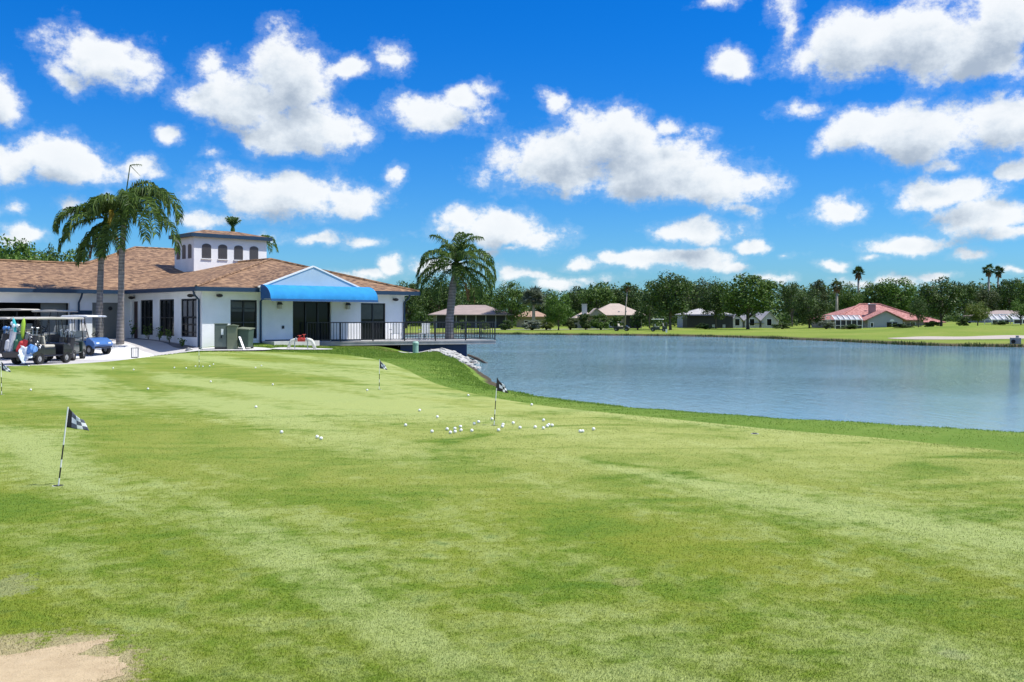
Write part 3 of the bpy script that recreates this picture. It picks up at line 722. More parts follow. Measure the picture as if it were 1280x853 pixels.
# paved walk along the front wall
wk = MB(); pts = [ab(3.3,-.02), ab(6.2,-.02), ab(6.2,-1.0), ab(3.3,-1.3)]
wk.slab([(x, y, .36) for x, y in pts], .5); o = wk.build('walkway', M['concrete']); o['kind'] = 'structure'
wk = MB(); pts = [ab(-.9,.4), ab(-.02,.4), ab(-.02,8.75), ab(-1.6,8.75), ab(-1.5,4)]
rows = []
bed = sheet('planting_bed', [ab(-.75,.5), ab(-.05,.5), ab(-.05,7.6), ab(-.75,7.6)], .4, .03, mat('mulch', (.16,.15,.15), .95, .4, 4))

# ------------------------------------------------------------------ deck over the water
DZ = .28
deck = empty('lake_deck', (-.93, 56.05, 0), 0, 'grey board deck on a dark navy foundation jutting out over the lake', 'deck')
def dk(p): return (p[0] + .93, p[1] - 56.05)
poly = [(-11.25,51.88), (-.93,56.05), (-3.8,61.8), (-7.6,61.8), (-6.2,57.0)]
m = MB(); m.slab([(*dk(p), DZ) for p in poly], .07); m.build('floor_boards', M['wood_deck'], deck)
fv = Vector((10.32, 4.17, 0)).normalized()
m = MB(); p, q = dk(poly[0]), dk(poly[1]); m.bar((p[0]+.1, p[1]+.09, DZ-.15), (q[0]-.05, q[1]+.03, DZ-.15), .05, .15)
p2 = dk(poly[2]); m.bar((q[0]-.05, q[1]+.08, DZ-.15), (p2[0]-.05, p2[1]-.03, DZ-.15), .05, .15)
for i in range(9):
    t = (i + .5) / 9; a = (p[0]*(1-t)+q[0]*t, p[1]*(1-t)+q[1]*t + .2); m.bar((*a, DZ-.16), (a[0]-1.6, a[1]+3.2, DZ-.16), .06, .14)
m.build('joist', M['wood_deck'], deck)
m = MB(); f0, f1 = dk((-6.3, 54.22)), dk((-2.62, 55.72))
bk = (-.40, .92)
m.slab([(*f0, DZ-.235), (*f1, DZ-.235), (f1[0]+bk[0]*4.5, f1[1]+bk[1]*4.5, DZ-.235), (f0[0]+bk[0]*.5, f0[1]+bk[1]*4.5, DZ-.235)], 1.6); m.build('foundation_wall', M['navy_wall'], deck)
rail = empty('deck_railing', (-.93, 56.05, DZ), 0, 'black metal railing of thin upright bars round the lake deck', 'railing')
rp = [(-11.1,52.03), (-1.0,56.1), (-3.8,61.7), (-7.4,61.7)]
bal_mesh = None; post_mesh = None
tops = MB(); bots = MB()
for (p, q) in zip(rp[:-1], rp[1:]):
    P, Q = dk(p), dk(q)
    tops.bar((*P, 1.04), (*Q, 1.04), .06, .05); bots.bar((*P, .10), (*Q, .10), .035, .035)
tops.build('top_rail', M['black_metal'], rail); bots.build('bottom_rail', M['black_metal'], rail)
mp_ = MB().box(-.03,.03,-.03,.03,0,1.015).mesh('post', M['black_metal']); mb_ = MB().box(-.012,.012,-.012,.012,.119,1.014).mesh('baluster', M['black_metal'])
nb = 0
for si, (p, q) in enumerate(zip(rp[:-1], rp[1:])):
    P, Q = np.array(dk(p)), np.array(dk(q)); L = np.linalg.norm(Q - P); np_ = int(round(L / 1.8))
    ang = math.atan2(*(Q - P)[::-1])
    for i in range(np_ + 1):
        if si and i == 0: continue
        o = bpy.data.objects.new('post', mp_); COL.objects.link(o); o.parent = rail; o.location = (*(P + (Q-P)*i/np_), 0); o.rotation_euler.z = ang
    nn = int(L / (.16 if si == 0 else .3))
    for i in range(1, nn):
        if nb >= 98: break
        o = bpy.data.objects.new('baluster', mb_); COL.objects.link(o); o.parent = rail; o.location = (*(P + (Q-P)*i/nn), 0); o.rotation_euler.z = ang; nb += 1
def patio_chair(x, y, z, rz, label):
    c = empty('patio_chair', (x, y, z), rz, label, 'chair', 'white patio chairs on the lake deck')
    m = MB()
    m.box(-.25,.25,-.25,.25,.38,.42); m.build('seat', M['white'], c)
    m = MB()
    for i in range(5): m.box(-.24+i*.1, -.16+i*.1, .24, .27, .424, .92)
    m.box(-.25,.25,.235,.275,.924,.98); m.build('backrest', M['white'], c)
    for sx in (-1, 1):
        for sy in (-1, 1):
            m = MB(); m.box(sx*.23-.02, sx*.23+.02, sy*.23-.02, sy*.23+.02, 0, .378); m.build('leg', M['white'], c)
        m = MB(); m.box(sx*.27-.03, sx*.27+.03, -.26, .24, .60, .64); m.build('armrest', M['white'], c)
    return c
patio_chair(-5.05, 55.3, DZ, R(205), 'white slatted chair on the open deck behind the railing, right of the building')
patio_chair(-6.75, 55.5, DZ, R(200), 'white slatted chair against the sunlit white wall at the building corner')

# ------------------------------------------------------------------ things on the lawn beside the clubhouse
def gz(x, y): return h1(x, y)
c = empty('utility_cabinet', (-13.97, 46.1, gz(-13.97,46.1)+.05), R(12), 'tall dull green electrical cabinet with a white notice, by the clubhouse corner', 'utility cabinet', 'green cabinets and bins by the clubhouse corner')
m = MB(); m.box(-.29,.29,-.22,.22,.10,1.20); m.build('housing', M['util'], c, bevel=.02)
m = MB(); m.box(-.31,.31,-.24,.24,1.202,1.24); m.build('lid', M['util_light'], c)
m = MB(); m.box(-.28,.28,-.21,.21,0,.098); m.build('plinth', M['black_metal'], c)
d = MB(); d.box(-.26,.26,-.242,-.222,.16,1.14); d = d.build('door', M['util'], c)
m = MB(); m.box(.02,.13,-.252,-.244,.70,.98); m.build('notice', M['white'], d)
m = MB(); m.box(.0,.07,-.268,-.244,.54,.66); m.build('handle', M['black_metal'], d)
c = empty('utility_cabinet', (-13.43, 46.15, gz(-13.43,46.15)+.05), R(10), 'pale olive metal cabinet with a projecting lid, between the two darker green ones', 'utility cabinet', 'green cabinets and bins by the clubhouse corner')
m = MB(); m.box(-.24,.24,-.25,.25,.0,1.10); m.build('housing', M['util_light'], c, bevel=.025)
m = MB(); m.prism([(-.27,1.103),(.27,1.103),(.27,1.14),(0,1.19),(-.27,1.14)], -.29, .29, 'y'); m.build('lid', M['util_light'], c)
c = empty('waste_bin', (-12.86, 46.35, gz(-12.86,46.35)+.05), R(-8), 'dark green plastic bin with a pale lid and a white board leaning on it', 'bin', 'green cabinets and bins by the clubhouse corner')
m = MB(); v = [(-.25,-.28,.08),(.25,-.28,.08),(.25,.28,.08),(-.25,.28,.08),(-.30,-.34,.96),(.30,-.34,.96),(.30,.34,1.0),(-.30,.34,1.0)]
m.add(v, [(0,3,2,1),(4,5,6,7),(0,1,5,4),(1,2,6,5),(2,3,7,6),(3,0,4,7)]); m.build('tub', M['util_dark'], c, bevel=.03)
m = MB(); m.slab([(-.33,-.38,1.0),(.33,-.38,.96),(.33,.37,1.02),(-.33,.37,1.06)], .045); m.build('lid', M['util_light'], c)
for s in (-1, 1):
    m = MB(); m.tube([(s*.2-.04,.30,.1),(s*.2+.04,.30,.1)], .1, 12); m.build('wheel', M['rubber'], c)
m = MB(); m.bar((0,0,0), (-.33,.34,.62), .10, .03); o = m.build('white_board', M['white']); o.location = (-12.72, 45.62, gz(-12.72,45.62)+.05)
tag(o, 'white board leaning against the dark green bin', 'board')
# backflow preventer on its pad
bx, by = -10.35, 47.2
c = empty('backflow_preventer', (bx, by, gz(bx, by)+.04), R(8), 'cream water pipes rising from a pad to a red valve body with hand wheels', 'water valve')
m = MB(); m.tube([(-.78,0,0),(-.66,0,.38),(-.58,0,.50),(-.45,0,.55),(-.22,0,.55)], .085, 10); m.build('inlet_pipe', M['pipe_white'], c, smooth=True)
m = MB(); m.tube([(.80,-.05,0),(.66,0,.40),(.58,0,.50),(.45,0,.55),(.22,0,.55)], .10, 10); m.build('outlet_pipe', M['pipe_white'], c, smooth=True)
m = MB(); m.tube([(-.22,0,.55),(.22,0,.55)], .12, 10); m.sphere((0,0,.58), .13); m.tube([(-.12,0,.55),(-.12,0,.78)], .045); m.tube([(.14,0,.55),(.14,0,.84)], .045); m.build('valve_body', M['red_enamel'], c)
for x, z in ((-.12,.80),(.14,.86)):
    m = MB(); m.tube([(x+.11*math.cos(t),.11*math.sin(t),z) for t in np.linspace(0,2*PI,13)], .016, 5, cap=False); m.bar((x-.11,0,z),(x+.11,0,z),.015,.015); m.bar((x,-.11,z),(x,.11,z),.015,.015); m.build('hand_wheel', M['red_enamel'], c)
m = MB(); m.tube([(-.40,0,0),(-.40,0,.48)], .03); m.tube([(.36,0,0),(.36,0,.46)], .03); m.build('support_leg', M['steel'], c)
c.scale = (.82, .82, .82)
for x in (-.32, .32):
    m = MB(); m.tube([(x-.025,0,.55),(x+.025,0,.55)], .15, 12); m.build('flange', M['steel'], c)
# mint green pedestal by the deck
px_, d_ = 519.5, 50.2; x = px2x(px_, d_)
zb_ = zat(444, d_)
c = empty('cable_pedestal', (x, d_, max(gz(x, d_), zb_)), 0, 'pale mint green pedestal on the grass before the navy deck foundation', 'pedestal')
m = MB(); m.tube([(0,0,-.1),(0,0,.50)], .15, 14); m.build('barrel', M['mint'], c)
m = MB(); m.tube([(0,0,.502),(0,0,.60),(0,0,.66)], [.17,.17,.11], 14); m.build('cap', M['mint'], c)
# wire lamp cage on the gravel
x, d_ = px2x(168.5, 44.6), 44.6
c = empty('wire_basket', (x, d_, gz(x, d_)+.02), R(15), 'small tapered grey wire basket standing on the white gravel', 'basket')
m = MB(); B, T = .14, .17
bq = [(-B,-B,.02),(B,-B,.02),(B,B,.02),(-B,B,.02)]; tq = [(-T*.85,-T*.85,.46),(T*.85,-T*.85,.46),(T*.85,T*.85,.46),(-T*.85,T*.85,.46)]
for i in range(4):
    j = (i+1) % 4
    m.bar(bq[i], tq[i], .03, .03)
    for t in (.33, .66):
        pa = [bq[i][k]*(1-t)+bq[j][k]*t for k in range(3)]; pb = [tq[i][k]*(1-t)+tq[j][k]*t for k in range(3)]; m.bar(pa, pb, .012, .012)
m.build('wire_frame', M['grey_paint'], c)
m = MB()
for i in range(4): m.bar(tq[i], tq[(i+1) % 4], .035, .035)
m.build('rim', M['grey_paint'], c)
m = MB(); m.box(-B,B,-B,B,0,.04); m.build('base', M['black_metal'], c)
# boulders and rubble
def rock_mesh(seed, n=2):
    r = random.Random(seed); bm = bmesh.new(); bmesh.ops.create_icosphere(bm, subdivisions=2, radius=1)
    k = Vector((r.random()*9, r.random()*9, r.random()*9)); from mathutils import noise as mn
    for v in bm.verts:
        v.co *= 1 + .45 * mn.noise(v.co * 1.1 + k) + .18 * mn.noise(v.co * 3 + k)
        v.co.z *= .62
    me = bpy.data.meshes.new('rock'); bm.to_mesh(me); bm.free(); me.materials.append(M['rock']); return me
rocks = [rock_mesh(i) for i in range(5)]
def rock(name, x, y, s, label, cat='rock', group=None, z=None):
    o = bpy.data.objects.new(name, rng.choice(rocks)); COL.objects.link(o)
    o.location = (x, y, (gz(x, y) if z is None else z) + s*.25); o.scale = (s, s*rng.uniform(.7,1.1), s*rng.uniform(.7,1.1)); o.rotation_euler = (rng.uniform(-.3,.3), rng.uniform(-.3,.3), rng.uniform(0,6))
    return tag(o, label, cat, group)
x, d_ = px2x(237, 46.8), 46.8; rock('boulder', x, d_, .2, 'single white boulder at the left foot of the clubhouse corner', 'boulder')
x, d_ = px2x(511, 50.6), 50.6; rock('boulder', x, d_, .16, 'single pale stone in the grass left of the mint green pedestal', 'stone')
rr = random.Random(5); k = 0
while k < 70:
    x, y = rr.uniform(-4.6, -.9), rr.uniform(45.6, 52.8)
    s = -float(sdf(LAKE_S, [x], [y])[0])
    if -.25 < s < 1.5 + .10 * (y - 41):
        rock('rubble_rock', x, y, rr.uniform(.07, .20), 'pale broken rubble rock on the shore below the deck', 'rock', 'rubble rocks on the shore below the deck'); k += 1
sl = sheet('concrete_slope', rag([(-6.2,52.3),(-4.4,50.5),(-3.4,49.2),(-2.5,49.4),(-2.2,51),(-2.5,54.6),(-4.2,54.3)], .04, 5, 2), .35, .05, M['rock'])
o = MB().tube([(-2.5,54.8,-.55),(-1.9,53.6,-.72),(-1.3,52.2,-.95)], [.07,.08,.05], 7).build('driftwood_log', M['bark']); tag(o, 'dark log sloping down into the lake beside the navy foundation', 'log')
# sprinkler head by the collar
x, y = on_ground(943.5, 544, .02)
c = empty('sprinkler_head', (x, y, gz(x, y)), 0, 'small round grey sprinkler head sunk in the turf by the right fringe', 'sprinkler')
m = MB(); m.tube([(0,0,.0),(0,0,.018)], .055, 16); m.build('collar', M['grey_paint'], c)
m = MB(); m.tube([(0,0,.019),(0,0,.026)], .03, 14); m.build('cap', M['black_metal'], c)
# ------------------------------------------------------------------ pin flags and balls on the practice green
def flag(bx, by, hx, lean, label, size=1.0, yaw=0.0, dark=False):
    """bx,by = foot in px; hx = pole length in m"""
    x, y = on_ground(bx, by, .012)
    c = empty('pin_flag', (x, y, gz(x, y)+.012), R(22)+yaw, label, 'flag', 'chequered pin flags on the practice green')
    tp = Vector((math.sin(lean)*hx, 0, math.cos(lean)*hx))
    m = MB(); r = .0065; cuts = [0,.10,.235,.335,.52,.62,.78,1.0]
    for i in range(len(cuts)-1):
        m.tube([tp*cuts[i], tp*cuts[i+1]], r, 8, 1 if i in (1,3,5) and i != 5 or i == 6 and dark else (1 if i == 1 or i == 3 else 0))
    m.build('pole', [M['white'], M['flag_black']], c)
    m = MB(); m.tube([(0,0,-.02),(0,0,.004)], .054, 18); m.build('cup', M['white'], c)
    m = MB(); m.tube([(0,0,.0045),(0,0,.006)], .046, 18); m.build('cup_hole', M['dark'], c)
    nu, nv = 16, 12; m = MB(); vs = []
    for i in range(nu + 1):
        u = i / nu
        for j in range(nv + 1):
            v = j / nv
            ho = tp * 1.0 + Vector((math.sin(lean), 0, math.cos(lean))) * (-.19 * size * v)
            ti = tp + Vector(((.135 + .045*v), 0, -.13 - .105*v)) * size
            p = ho.lerp(ti, u); p.y += .028 * math.sin(u*7 + v*2.2) * (.3 + u) * size; p.z -= .018*math.sin(u*PI)*size*(1-v)
            vs.append(p)
    fc = []; mi = []
    for i in range(nu):
        for j in range(nv):
            fc.append((i*(nv+1)+j, i*(nv+1)+j+1, (i+1)*(nv+1)+j+1, (i+1)*(nv+1)+j))
            ci, ri = i * 4 // nu, j * 3 // nv
            mi.append(0 if ci == 0 else (1 if (ci + ri) % 2 == 0 else (2 if not dark else 0)))
    o0 = len(m.v); m.v += [tuple(v) for v in vs]; m.f += fc; m.m += mi
    f = m.build('flag_cloth', [M['flag_black'], M['flag_white'], M['flag_grey']], c, smooth=True, fix=False)
    s = f.modifiers.new('cloth', 'SOLIDIFY'); s.thickness = .002
    return c
flag(73, 608, .745, R(6.4), 'large near pin flag with black and white chequers, alone on the left of the green')
flag(617.5, 533, .70, R(4.2), 'mostly black pin flag standing among the scattered balls in front of the lake', dark=True)
flag(474, 487.5, .655, R(.8), 'small black and white pin flag upright in the middle distance, below the deck')
flag(249, 458.5, .74, R(-1), 'farthest pin flag, thin and dark, in front of the clubhouse corner', size=.75, dark=True)
flag(2, 493.5, .69, R(-1), 'chequered pin flag at the left end of the green, in front of the carts')
m = MB(); ballmesh = None
bm = bmesh.new(); bmesh.ops.create_icosphere(bm, subdivisions=3, radius=.0228); ballmesh = bpy.data.meshes.new('golf_ball'); bm.to_mesh(ballmesh); bm.free()
ballmesh.materials.append(M['ball']); ballmesh.polygons.foreach_set('use_smooth', [True]*len(ballmesh.polygons))
BALLS = [
 (507,532,'outermost on the left of the cluster, level with the black flag foot'),(524.5,512.5,'farther of two strays up and left of the cluster'),(546.7,521,'nearer of two strays up and left of the cluster'),
 (540,540.7,'leftmost in the front row of the cluster'),(559,537.6,'at the left tip of the tight knot left of the black flag'),(563,542.2,'nearest of the tight knot left of the black flag'),
 (568.6,537,'ball at the centre of the tight knot left of the black flag'),(568.9,541.2,'front middle ball of the tight knot left of the black flag'),(575.6,534.4,'farthest ball of the tight knot left of the black flag'),
 (576.2,539.2,'rightmost ball of the tight knot left of the black flag'),(589.8,539.8,'single ball between the tight knot and the black flag'),(592.7,530.4,'left one of the pair at the end of the flag shadow'),
 (598.2,528,'right one of the pair at the end of the flag shadow'),(615,524.4,'ball just behind the foot of the black flag'),(623.2,539.2,'ball just in front and right of the foot of the black flag'),
 (628,534.4,'near one of two touching balls right of the black flag'),(628.8,531.8,'far one of two touching balls right of the black flag'),(641.5,529.8,'single ball behind and right of the black flag'),
 (650,536,'single ball midway between the black flag and the right knot'),(669,535.5,'leftmost ball of the right knot'),(679.5,526.6,'farthest ball of the right knot'),(679.3,536.9,'nearest ball of the right knot'),
 (684,534.3,'middle ball of the right knot'),(686,532.6,'ball touching the middle of the right knot from behind'),(690.2,533.4,'rightmost ball of the right knot'),
 (725.2,541,'left one of the touching pair at the right end'),(728.3,541,'right one of the touching pair at the right end'),(742,538.4,'last ball on the right of all'),
 (664.6,506,'far ball near the fringe above the right knot'),(585.4,492.6,'far ball near the bank, straight above the tight knot'),(459,488.4,'ball left of the small middle flag at its shadow tip'),
 (401.3,548.4,'near one of the touching pair in mid green'),(396.4,546.3,'far one of the touching pair in mid green'),(352,539.8,'single ball left of the touching pair in mid green'),
 (320,509.2,'single ball in the open centre left of the green'),(341,481,'single ball in the pale drift above the centre of the green'),(263.5,477.5,'single ball below the farthest flag'),
 (185,486.4,'single ball in the left half, straight below the palms'),(38.4,488,'lone ball on the left near the carts'),(141.5,460,'ball on the far left edge of the green below the palm trunks'),
 (167,461.8,'ball on the far edge right of the palm trunks'),(218,459,'first ball left of the farthest flag'),(232.7,459.5,'ball nearest the farthest flag on its left'),(244.3,457,'ball at the very foot of the farthest flag'),
 (253.5,457.2,'ball just right of the farthest flag'),(262,456.6,'second ball right of the farthest flag'),(266.8,454.6,'third and farthest ball right of the farthest flag'),(326.8,456.6,'ball on the far edge below the green bins, right one'),
 (319.4,459.3,'ball on the far edge below the green bins, left one'),(36,457.6,'ball against the pavement edge under the front cart')]
for bx, by, lab in BALLS:
    x, y = on_ground(bx, by + .2, .035); o = bpy.data.objects.new('golf_ball', ballmesh); COL.objects.link(o)
    o.location = (x, y, gz(x, y) + .016 + .0215); o.rotation_euler = (rng.random()*6, rng.random()*6, 0)
    tag(o, 'white golf ball, ' + lab, 'golf ball', 'golf balls scattered on the practice green')

# ------------------------------------------------------------------ golf carts, bags, umbrellas
def wheel_meshes():
    t = MB(); n = 18
    prof = [(.20,-.085),(.225,-.09),(.235,-.06),(.235,.06),(.225,.09),(.20,.085),(.12,.07),(.12,-.07)]
    vs = []
    for k in range(n):
        a = 2*PI*k/n
        for r, y in prof: vs.append((r*math.cos(a), y, r*math.sin(a)))
    q = len(prof); fs = [(k*q+j, k*q+(j+1) % q, ((k+1) % n)*q+(j+1) % q, ((k+1) % n)*q+j) for k in range(n) for j in range(q)]
    t.add(vs, fs); tm = t.mesh('tyre', M['rubber'], smooth=False)
    r = MB(); r.tube([(0,-.05,0),(0,.05,0)], .121, 14); r.tube([(0,-.075,0),(0,.075,0)], .04, 8)
    return tm, r.mesh('rim', M['grey_paint'])
TYRE, RIM = wheel_meshes()
def cart(x, y, head, label, body, roofm, loc_z=None, windshield=True, seatm='seat', roof=True):
    """+x local is forward"""
    z = gz(x, y) + .012 if loc_z is None else loc_z
    c = empty('golf_cart', (x, y, z), head, label, 'golf cart', 'golf carts')
    m = MB()
    m.prism([(-1.12,.30),(1.05,.30),(1.05,.36),(-1.12,.36)], -.55, .55, 'y')                                        # floor pan
    m.prism([(.62,.362),(1.16,.36),(1.22,.50),(1.12,.66),(.86,.80),(.70,.84),(.62,.80)], -.56, .56, 'y')            # front cowl
    m.prism([(-.52,.362),(.18,.362),(.16,.66),(-.50,.66)], -.54, .54, 'y')                                          # seat box
    m.prism([(-1.16,.362),(-.522,.362),(-.522,.70),(-.62,.74),(-1.16,.60)], -.58, .58, 'y')                         # rear quarters
    m.build('body', M[body], c, bevel=.03)
    m = MB(); m.box(-.48,.14,-.53,.53,.664,.78); m.build('seat', M[seatm], c, bevel=.04)
    m = MB(); m.prism([(-.50,.80),(-.40,.80),(-.48,1.14),(-.57,1.14)], -.52, .52, 'y'); m.build('backrest', M[seatm], c, bevel=.03)
    if roof:
        m = MB(); m.prism([(-.98,1.80),(.72,1.80),(.80,1.83),(.70,1.885),(-.1,1.91),(-.92,1.885),(-1.04,1.83)], -.60, .60, 'y'); m.build('roof', M[roofm], c, bevel=.03)
        for s in (-1, 1):
            m = MB(); m.tube([(.80,s*.52,.78),(.62,s*.54,1.30),(.50,s*.54,1.80)], .02, 6); m.build('pillar', M['black_metal'], c)
            m = MB(); m.tube([(-.72,s*.52,.72),(-.70,s*.54,1.3),(-.66,s*.54,1.80)], .02, 6); m.build('pillar', M['black_metal'], c)
    if windshield and roof:
        m = MB(); m.add([(.80,-.5,.84),(.80,.5,.84),(.52,.5,1.78),(.52,-.5,1.78),(.79,-.5,.84),(.79,.5,.84),(.51,.5,1.78),(.51,-.5,1.78)], [(0,1,2,3),(7,6,5,4),(0,4,5,1),(2,6,7,3),(1,5,6,2),(0,3,7,4)])
        m.build('windshield', M['windshield'], c)
    m = MB(); cc = Vector((.36,.24,1.0)); ax = Vector((-.6,0,.8))
    e1 = Vector((0,1,0)); e2 = ax.cross(e1)
    m.tube([cc + (e1*math.cos(t)+e2*math.sin(t))*.16 for t in np.linspace(0,2*PI,15)], .016, 5, cap=False); m.tube([(.68,.24,.62), cc], .022, 6); m.bar(cc-e1*.16, cc+e1*.16, .03, .02)
    m.build('steering_wheel', M['rubber'], c)
    m = MB(); m.tube([(-1.2,-.5,.42),(-1.24,0,.42),(-1.2,.5,.42)], .035, 6); m.build('bumper', M['rubber'], c)
    m = MB(); m.tube([(1.18,-.5,.36),(1.26,0,.36),(1.18,.5,.36)], .035, 6); m.build('bumper', M['rubber'], c)
    for s in (-1, 1):
        m = MB(); m.box(1.165,1.20,s*.36-.09,s*.36+.09,.52,.60); m.build('headlight', M['white'], c)
    for wx in (-.80, .82):
        for s in (-1, 1):
            o = bpy.data.objects.new('wheel', TYRE); COL.objects.link(o); o.parent = c; o.location = (wx, s*.50, .235)
            q = bpy.data.objects.new('rim', RIM); COL.objects.link(q); q.parent = o
    return c
def bag(x, y, z, tilt, head, label, mat_, h=.88, clubs=6, hood=None):
    c = empty('golf_bag', (x, y, z), 0, label, 'golf bag', 'golf bags')
    c.rotation_euler = (0, tilt, head)
    m = MB(); m.tube([(0,0,0),(0,0,.06),(0,0,.45),(0,0,h-.06),(0,0,h)], [.13,.14,.135,.145,.155], 12); m.build('bag_body', M[mat_], c, smooth=False)
    m = MB(); m.tube([(.13,0,.12),(.15,0,.2),(.15,0,.5),(.12,0,.58)], [.07,.1,.1,.05], 8); m.build('pocket', M[mat_], c)
    m = MB(); m.tube([(0,-.15,.25),(-.06,-.23,.5),(0,-.16,.75)], .018, 5); m.build('strap', M['bag_black'], c)
    r = random.Random(int(abs(x*100+y*37)))
    for k in range(clubs):
        a = 2*PI*k/clubs; p = (.08*math.cos(a), .08*math.sin(a), h*.9); q = (.13*math.cos(a), .13*math.sin(a), h + r.uniform(.18,.34))
        m = MB(); m.tube([p, q], .008, 5)
        if hood and k < 3: m.sphere((q[0], q[1], q[2]+.03), .062, 8, 6, sq=(1,1,1.3))
        else: m.sphere(q, .045, 8, 5, sq=(1.3,.6,.7))
        m.build('club', M[hood if hood and k < 3 else 'steel'], c)
    return c
def brolly(x, y, z, tilt, head, label, mat_):
    c = empty('umbrella', (x, y, z), 0, label, 'umbrella', 'closed umbrellas in the golf bags'); c.rotation_euler = (0, tilt, head)
    m = MB(); m.tube([(0,0,.0),(0,0,.15),(0,0,.62),(0,0,.78),(0,0,.86)], [.05,.075,.085,.05,.012], 9); m.build('folded_canopy', M[mat_], c, smooth=True)
    m = MB(); m.tube([(0,0,-.3),(0,0,-.001)], .012, 6); m.tube([(0,0,.861),(0,0,.93)], .01, 6); m.build('shaft', M['steel'], c)
    return c
def W(px, d): return px2x(px, d), d
# front left cart, tail towards us
x1, y1 = W(52, 39.2); c1 = cart(x1, y1, R(78), 'black golf cart loaded with golf bags, nearest to the green, rear at the left', 'cart_black', 'beige', seatm='seat')
x2, y2 = W(82, 42.8); cart(x2, y2, R(100), 'dark cart seen from behind with black bags, left of the bright blue cart', 'cart_dark', 'beige', seatm='bag_black')
x3, y3 = W(107, 46.6); cart(x3, y3, R(-24), 'bright blue golf cart with a white roof, facing right beside the palm trunks', 'cart_blue', 'white', seatm='seat')
x4, y4 = W(8, 44.5); cart(x4, y4, R(150), 'dark golf cart with a pale roof, cut off by the left edge', 'cart_black', 'beige', seatm='seat')
x5, y5 = W(66, 48.5); cart(x5, y5, R(170), 'dark green golf cart parked at the back in front of the barn opening, pale roof', 'cart_dark', 'beige')
x6, y6 = W(38, 43.4); cart(x6, y6, R(140), 'black golf cart half hidden in the middle of the row, cream roof', 'cart_black', 'beige')
x7, y7 = W(20, 49.0); cart(x7, y7, R(160), 'dark golf cart deepest in the shade, left of the barn post', 'cart_dark', 'beige')
zp = gz(x1, y1)
def bg(px, d, dz, *a, **k): x, y = W(px, d); return bag(x, y, gz(x, y)+dz, *a, **k)
def oncart(lx, ly, head=R(78)): return x1 + lx*math.cos(head) - ly*math.sin(head), y1 + lx*math.sin(head) + ly*math.cos(head)
def cb_(lx, ly, dz, *a, **k): x, y = oncart(lx, ly); return bag(x, y, zp+.012+dz, *a, **k)
m = MB(); m.prism([(-1.42,.30),(-1.165,.30),(-1.165,.58),(-1.46,.52)], -.62, .62, 'y'); m.build('bag_tray', M['cart_black'], c1, bevel=.02)
cb_(-1.22, .46, .42, R(-9), R(210), 'tall light grey golf bag with white head covers, leftmost on the loaded cart', 'bag_grey', h=.90, hood='towel')
cb_(-1.12, .16, .42, R(-7), R(230), 'dark green golf bag behind the red one on the loaded cart', 'bag_green', h=.80)
cb_(-1.30, -.04, .36, R(-24), R(205), 'bright red golf bag tilted on the loaded cart', 'bag_red', h=.66)
cb_(-1.36, -.34, .40, R(-64), R(150), 'blue golf bag lying over beside the red one', 'bag_blue', h=.62, clubs=4)
cb_(-1.05, -.42, .42, R(-6), R(240), 'black golf bag standing at the right of the loaded cart', 'bag_black', h=.74, clubs=4)
bg(77, 41.2, .20, R(-8), R(260), 'black golf bag standing at the back of the dark cart, left one', 'bag_black', h=.86, clubs=5)
bg(87, 41.2, .20, R(-8), R(260), 'black golf bag standing at the back of the dark cart, right one', 'bag_black', h=.84, clubs=5)
bg(3, 42.2, .30, R(-10), R(200), 'dark golf bag at the left edge of the picture', 'bag_black', h=.9, hood='bag_blue')
bg(13, 42.0, .30, R(-10), R(190), 'dark golf bag with a steel cluster of club heads, left of the light grey bag', 'bag_black', h=.88, clubs=7)
# cloth hanging over the tail of the loaded cart
m = MB(); vs = []; nu, nv = 12, 12
tx, ty = oncart(-1.52, -.55)
for i in range(nu+1):
    for j in range(nv+1):
        u, v = i/nu - .5, j/nv
        vs.append((u*.5 + .04*math.sin(v*9+i), -.22*v*v + .05*math.sin(u*14), .62 - .62*v*(.8+.2*math.cos(u*6)) + .05*math.sin(u*9)))
m.add(vs, [(i*(nv+1)+j, i*(nv+1)+j+1, (i+1)*(nv+1)+j+1, (i+1)*(nv+1)+j) for i in range(nu) for j in range(nv)])
o = m.build('towel', M['towel'], smooth=True, fix=False); o.location = (tx, ty, gz(tx, ty)+.12); s = o.modifiers.new('cloth','SOLIDIFY'); s.thickness = .02
tag(o, 'crumpled pale blue and white towel draped at the right end of the loaded cart', 'towel')
x, y = oncart(-1.12, .28); brolly(x, y, zp+1.02, R(-7), R(0), 'closed teal umbrella standing up among the bags', 'teal')
x, y = oncart(-1.08, .04); brolly(x, y, zp+1.02, R(5), R(0), 'closed lime green umbrella standing up among the bags', 'lime')
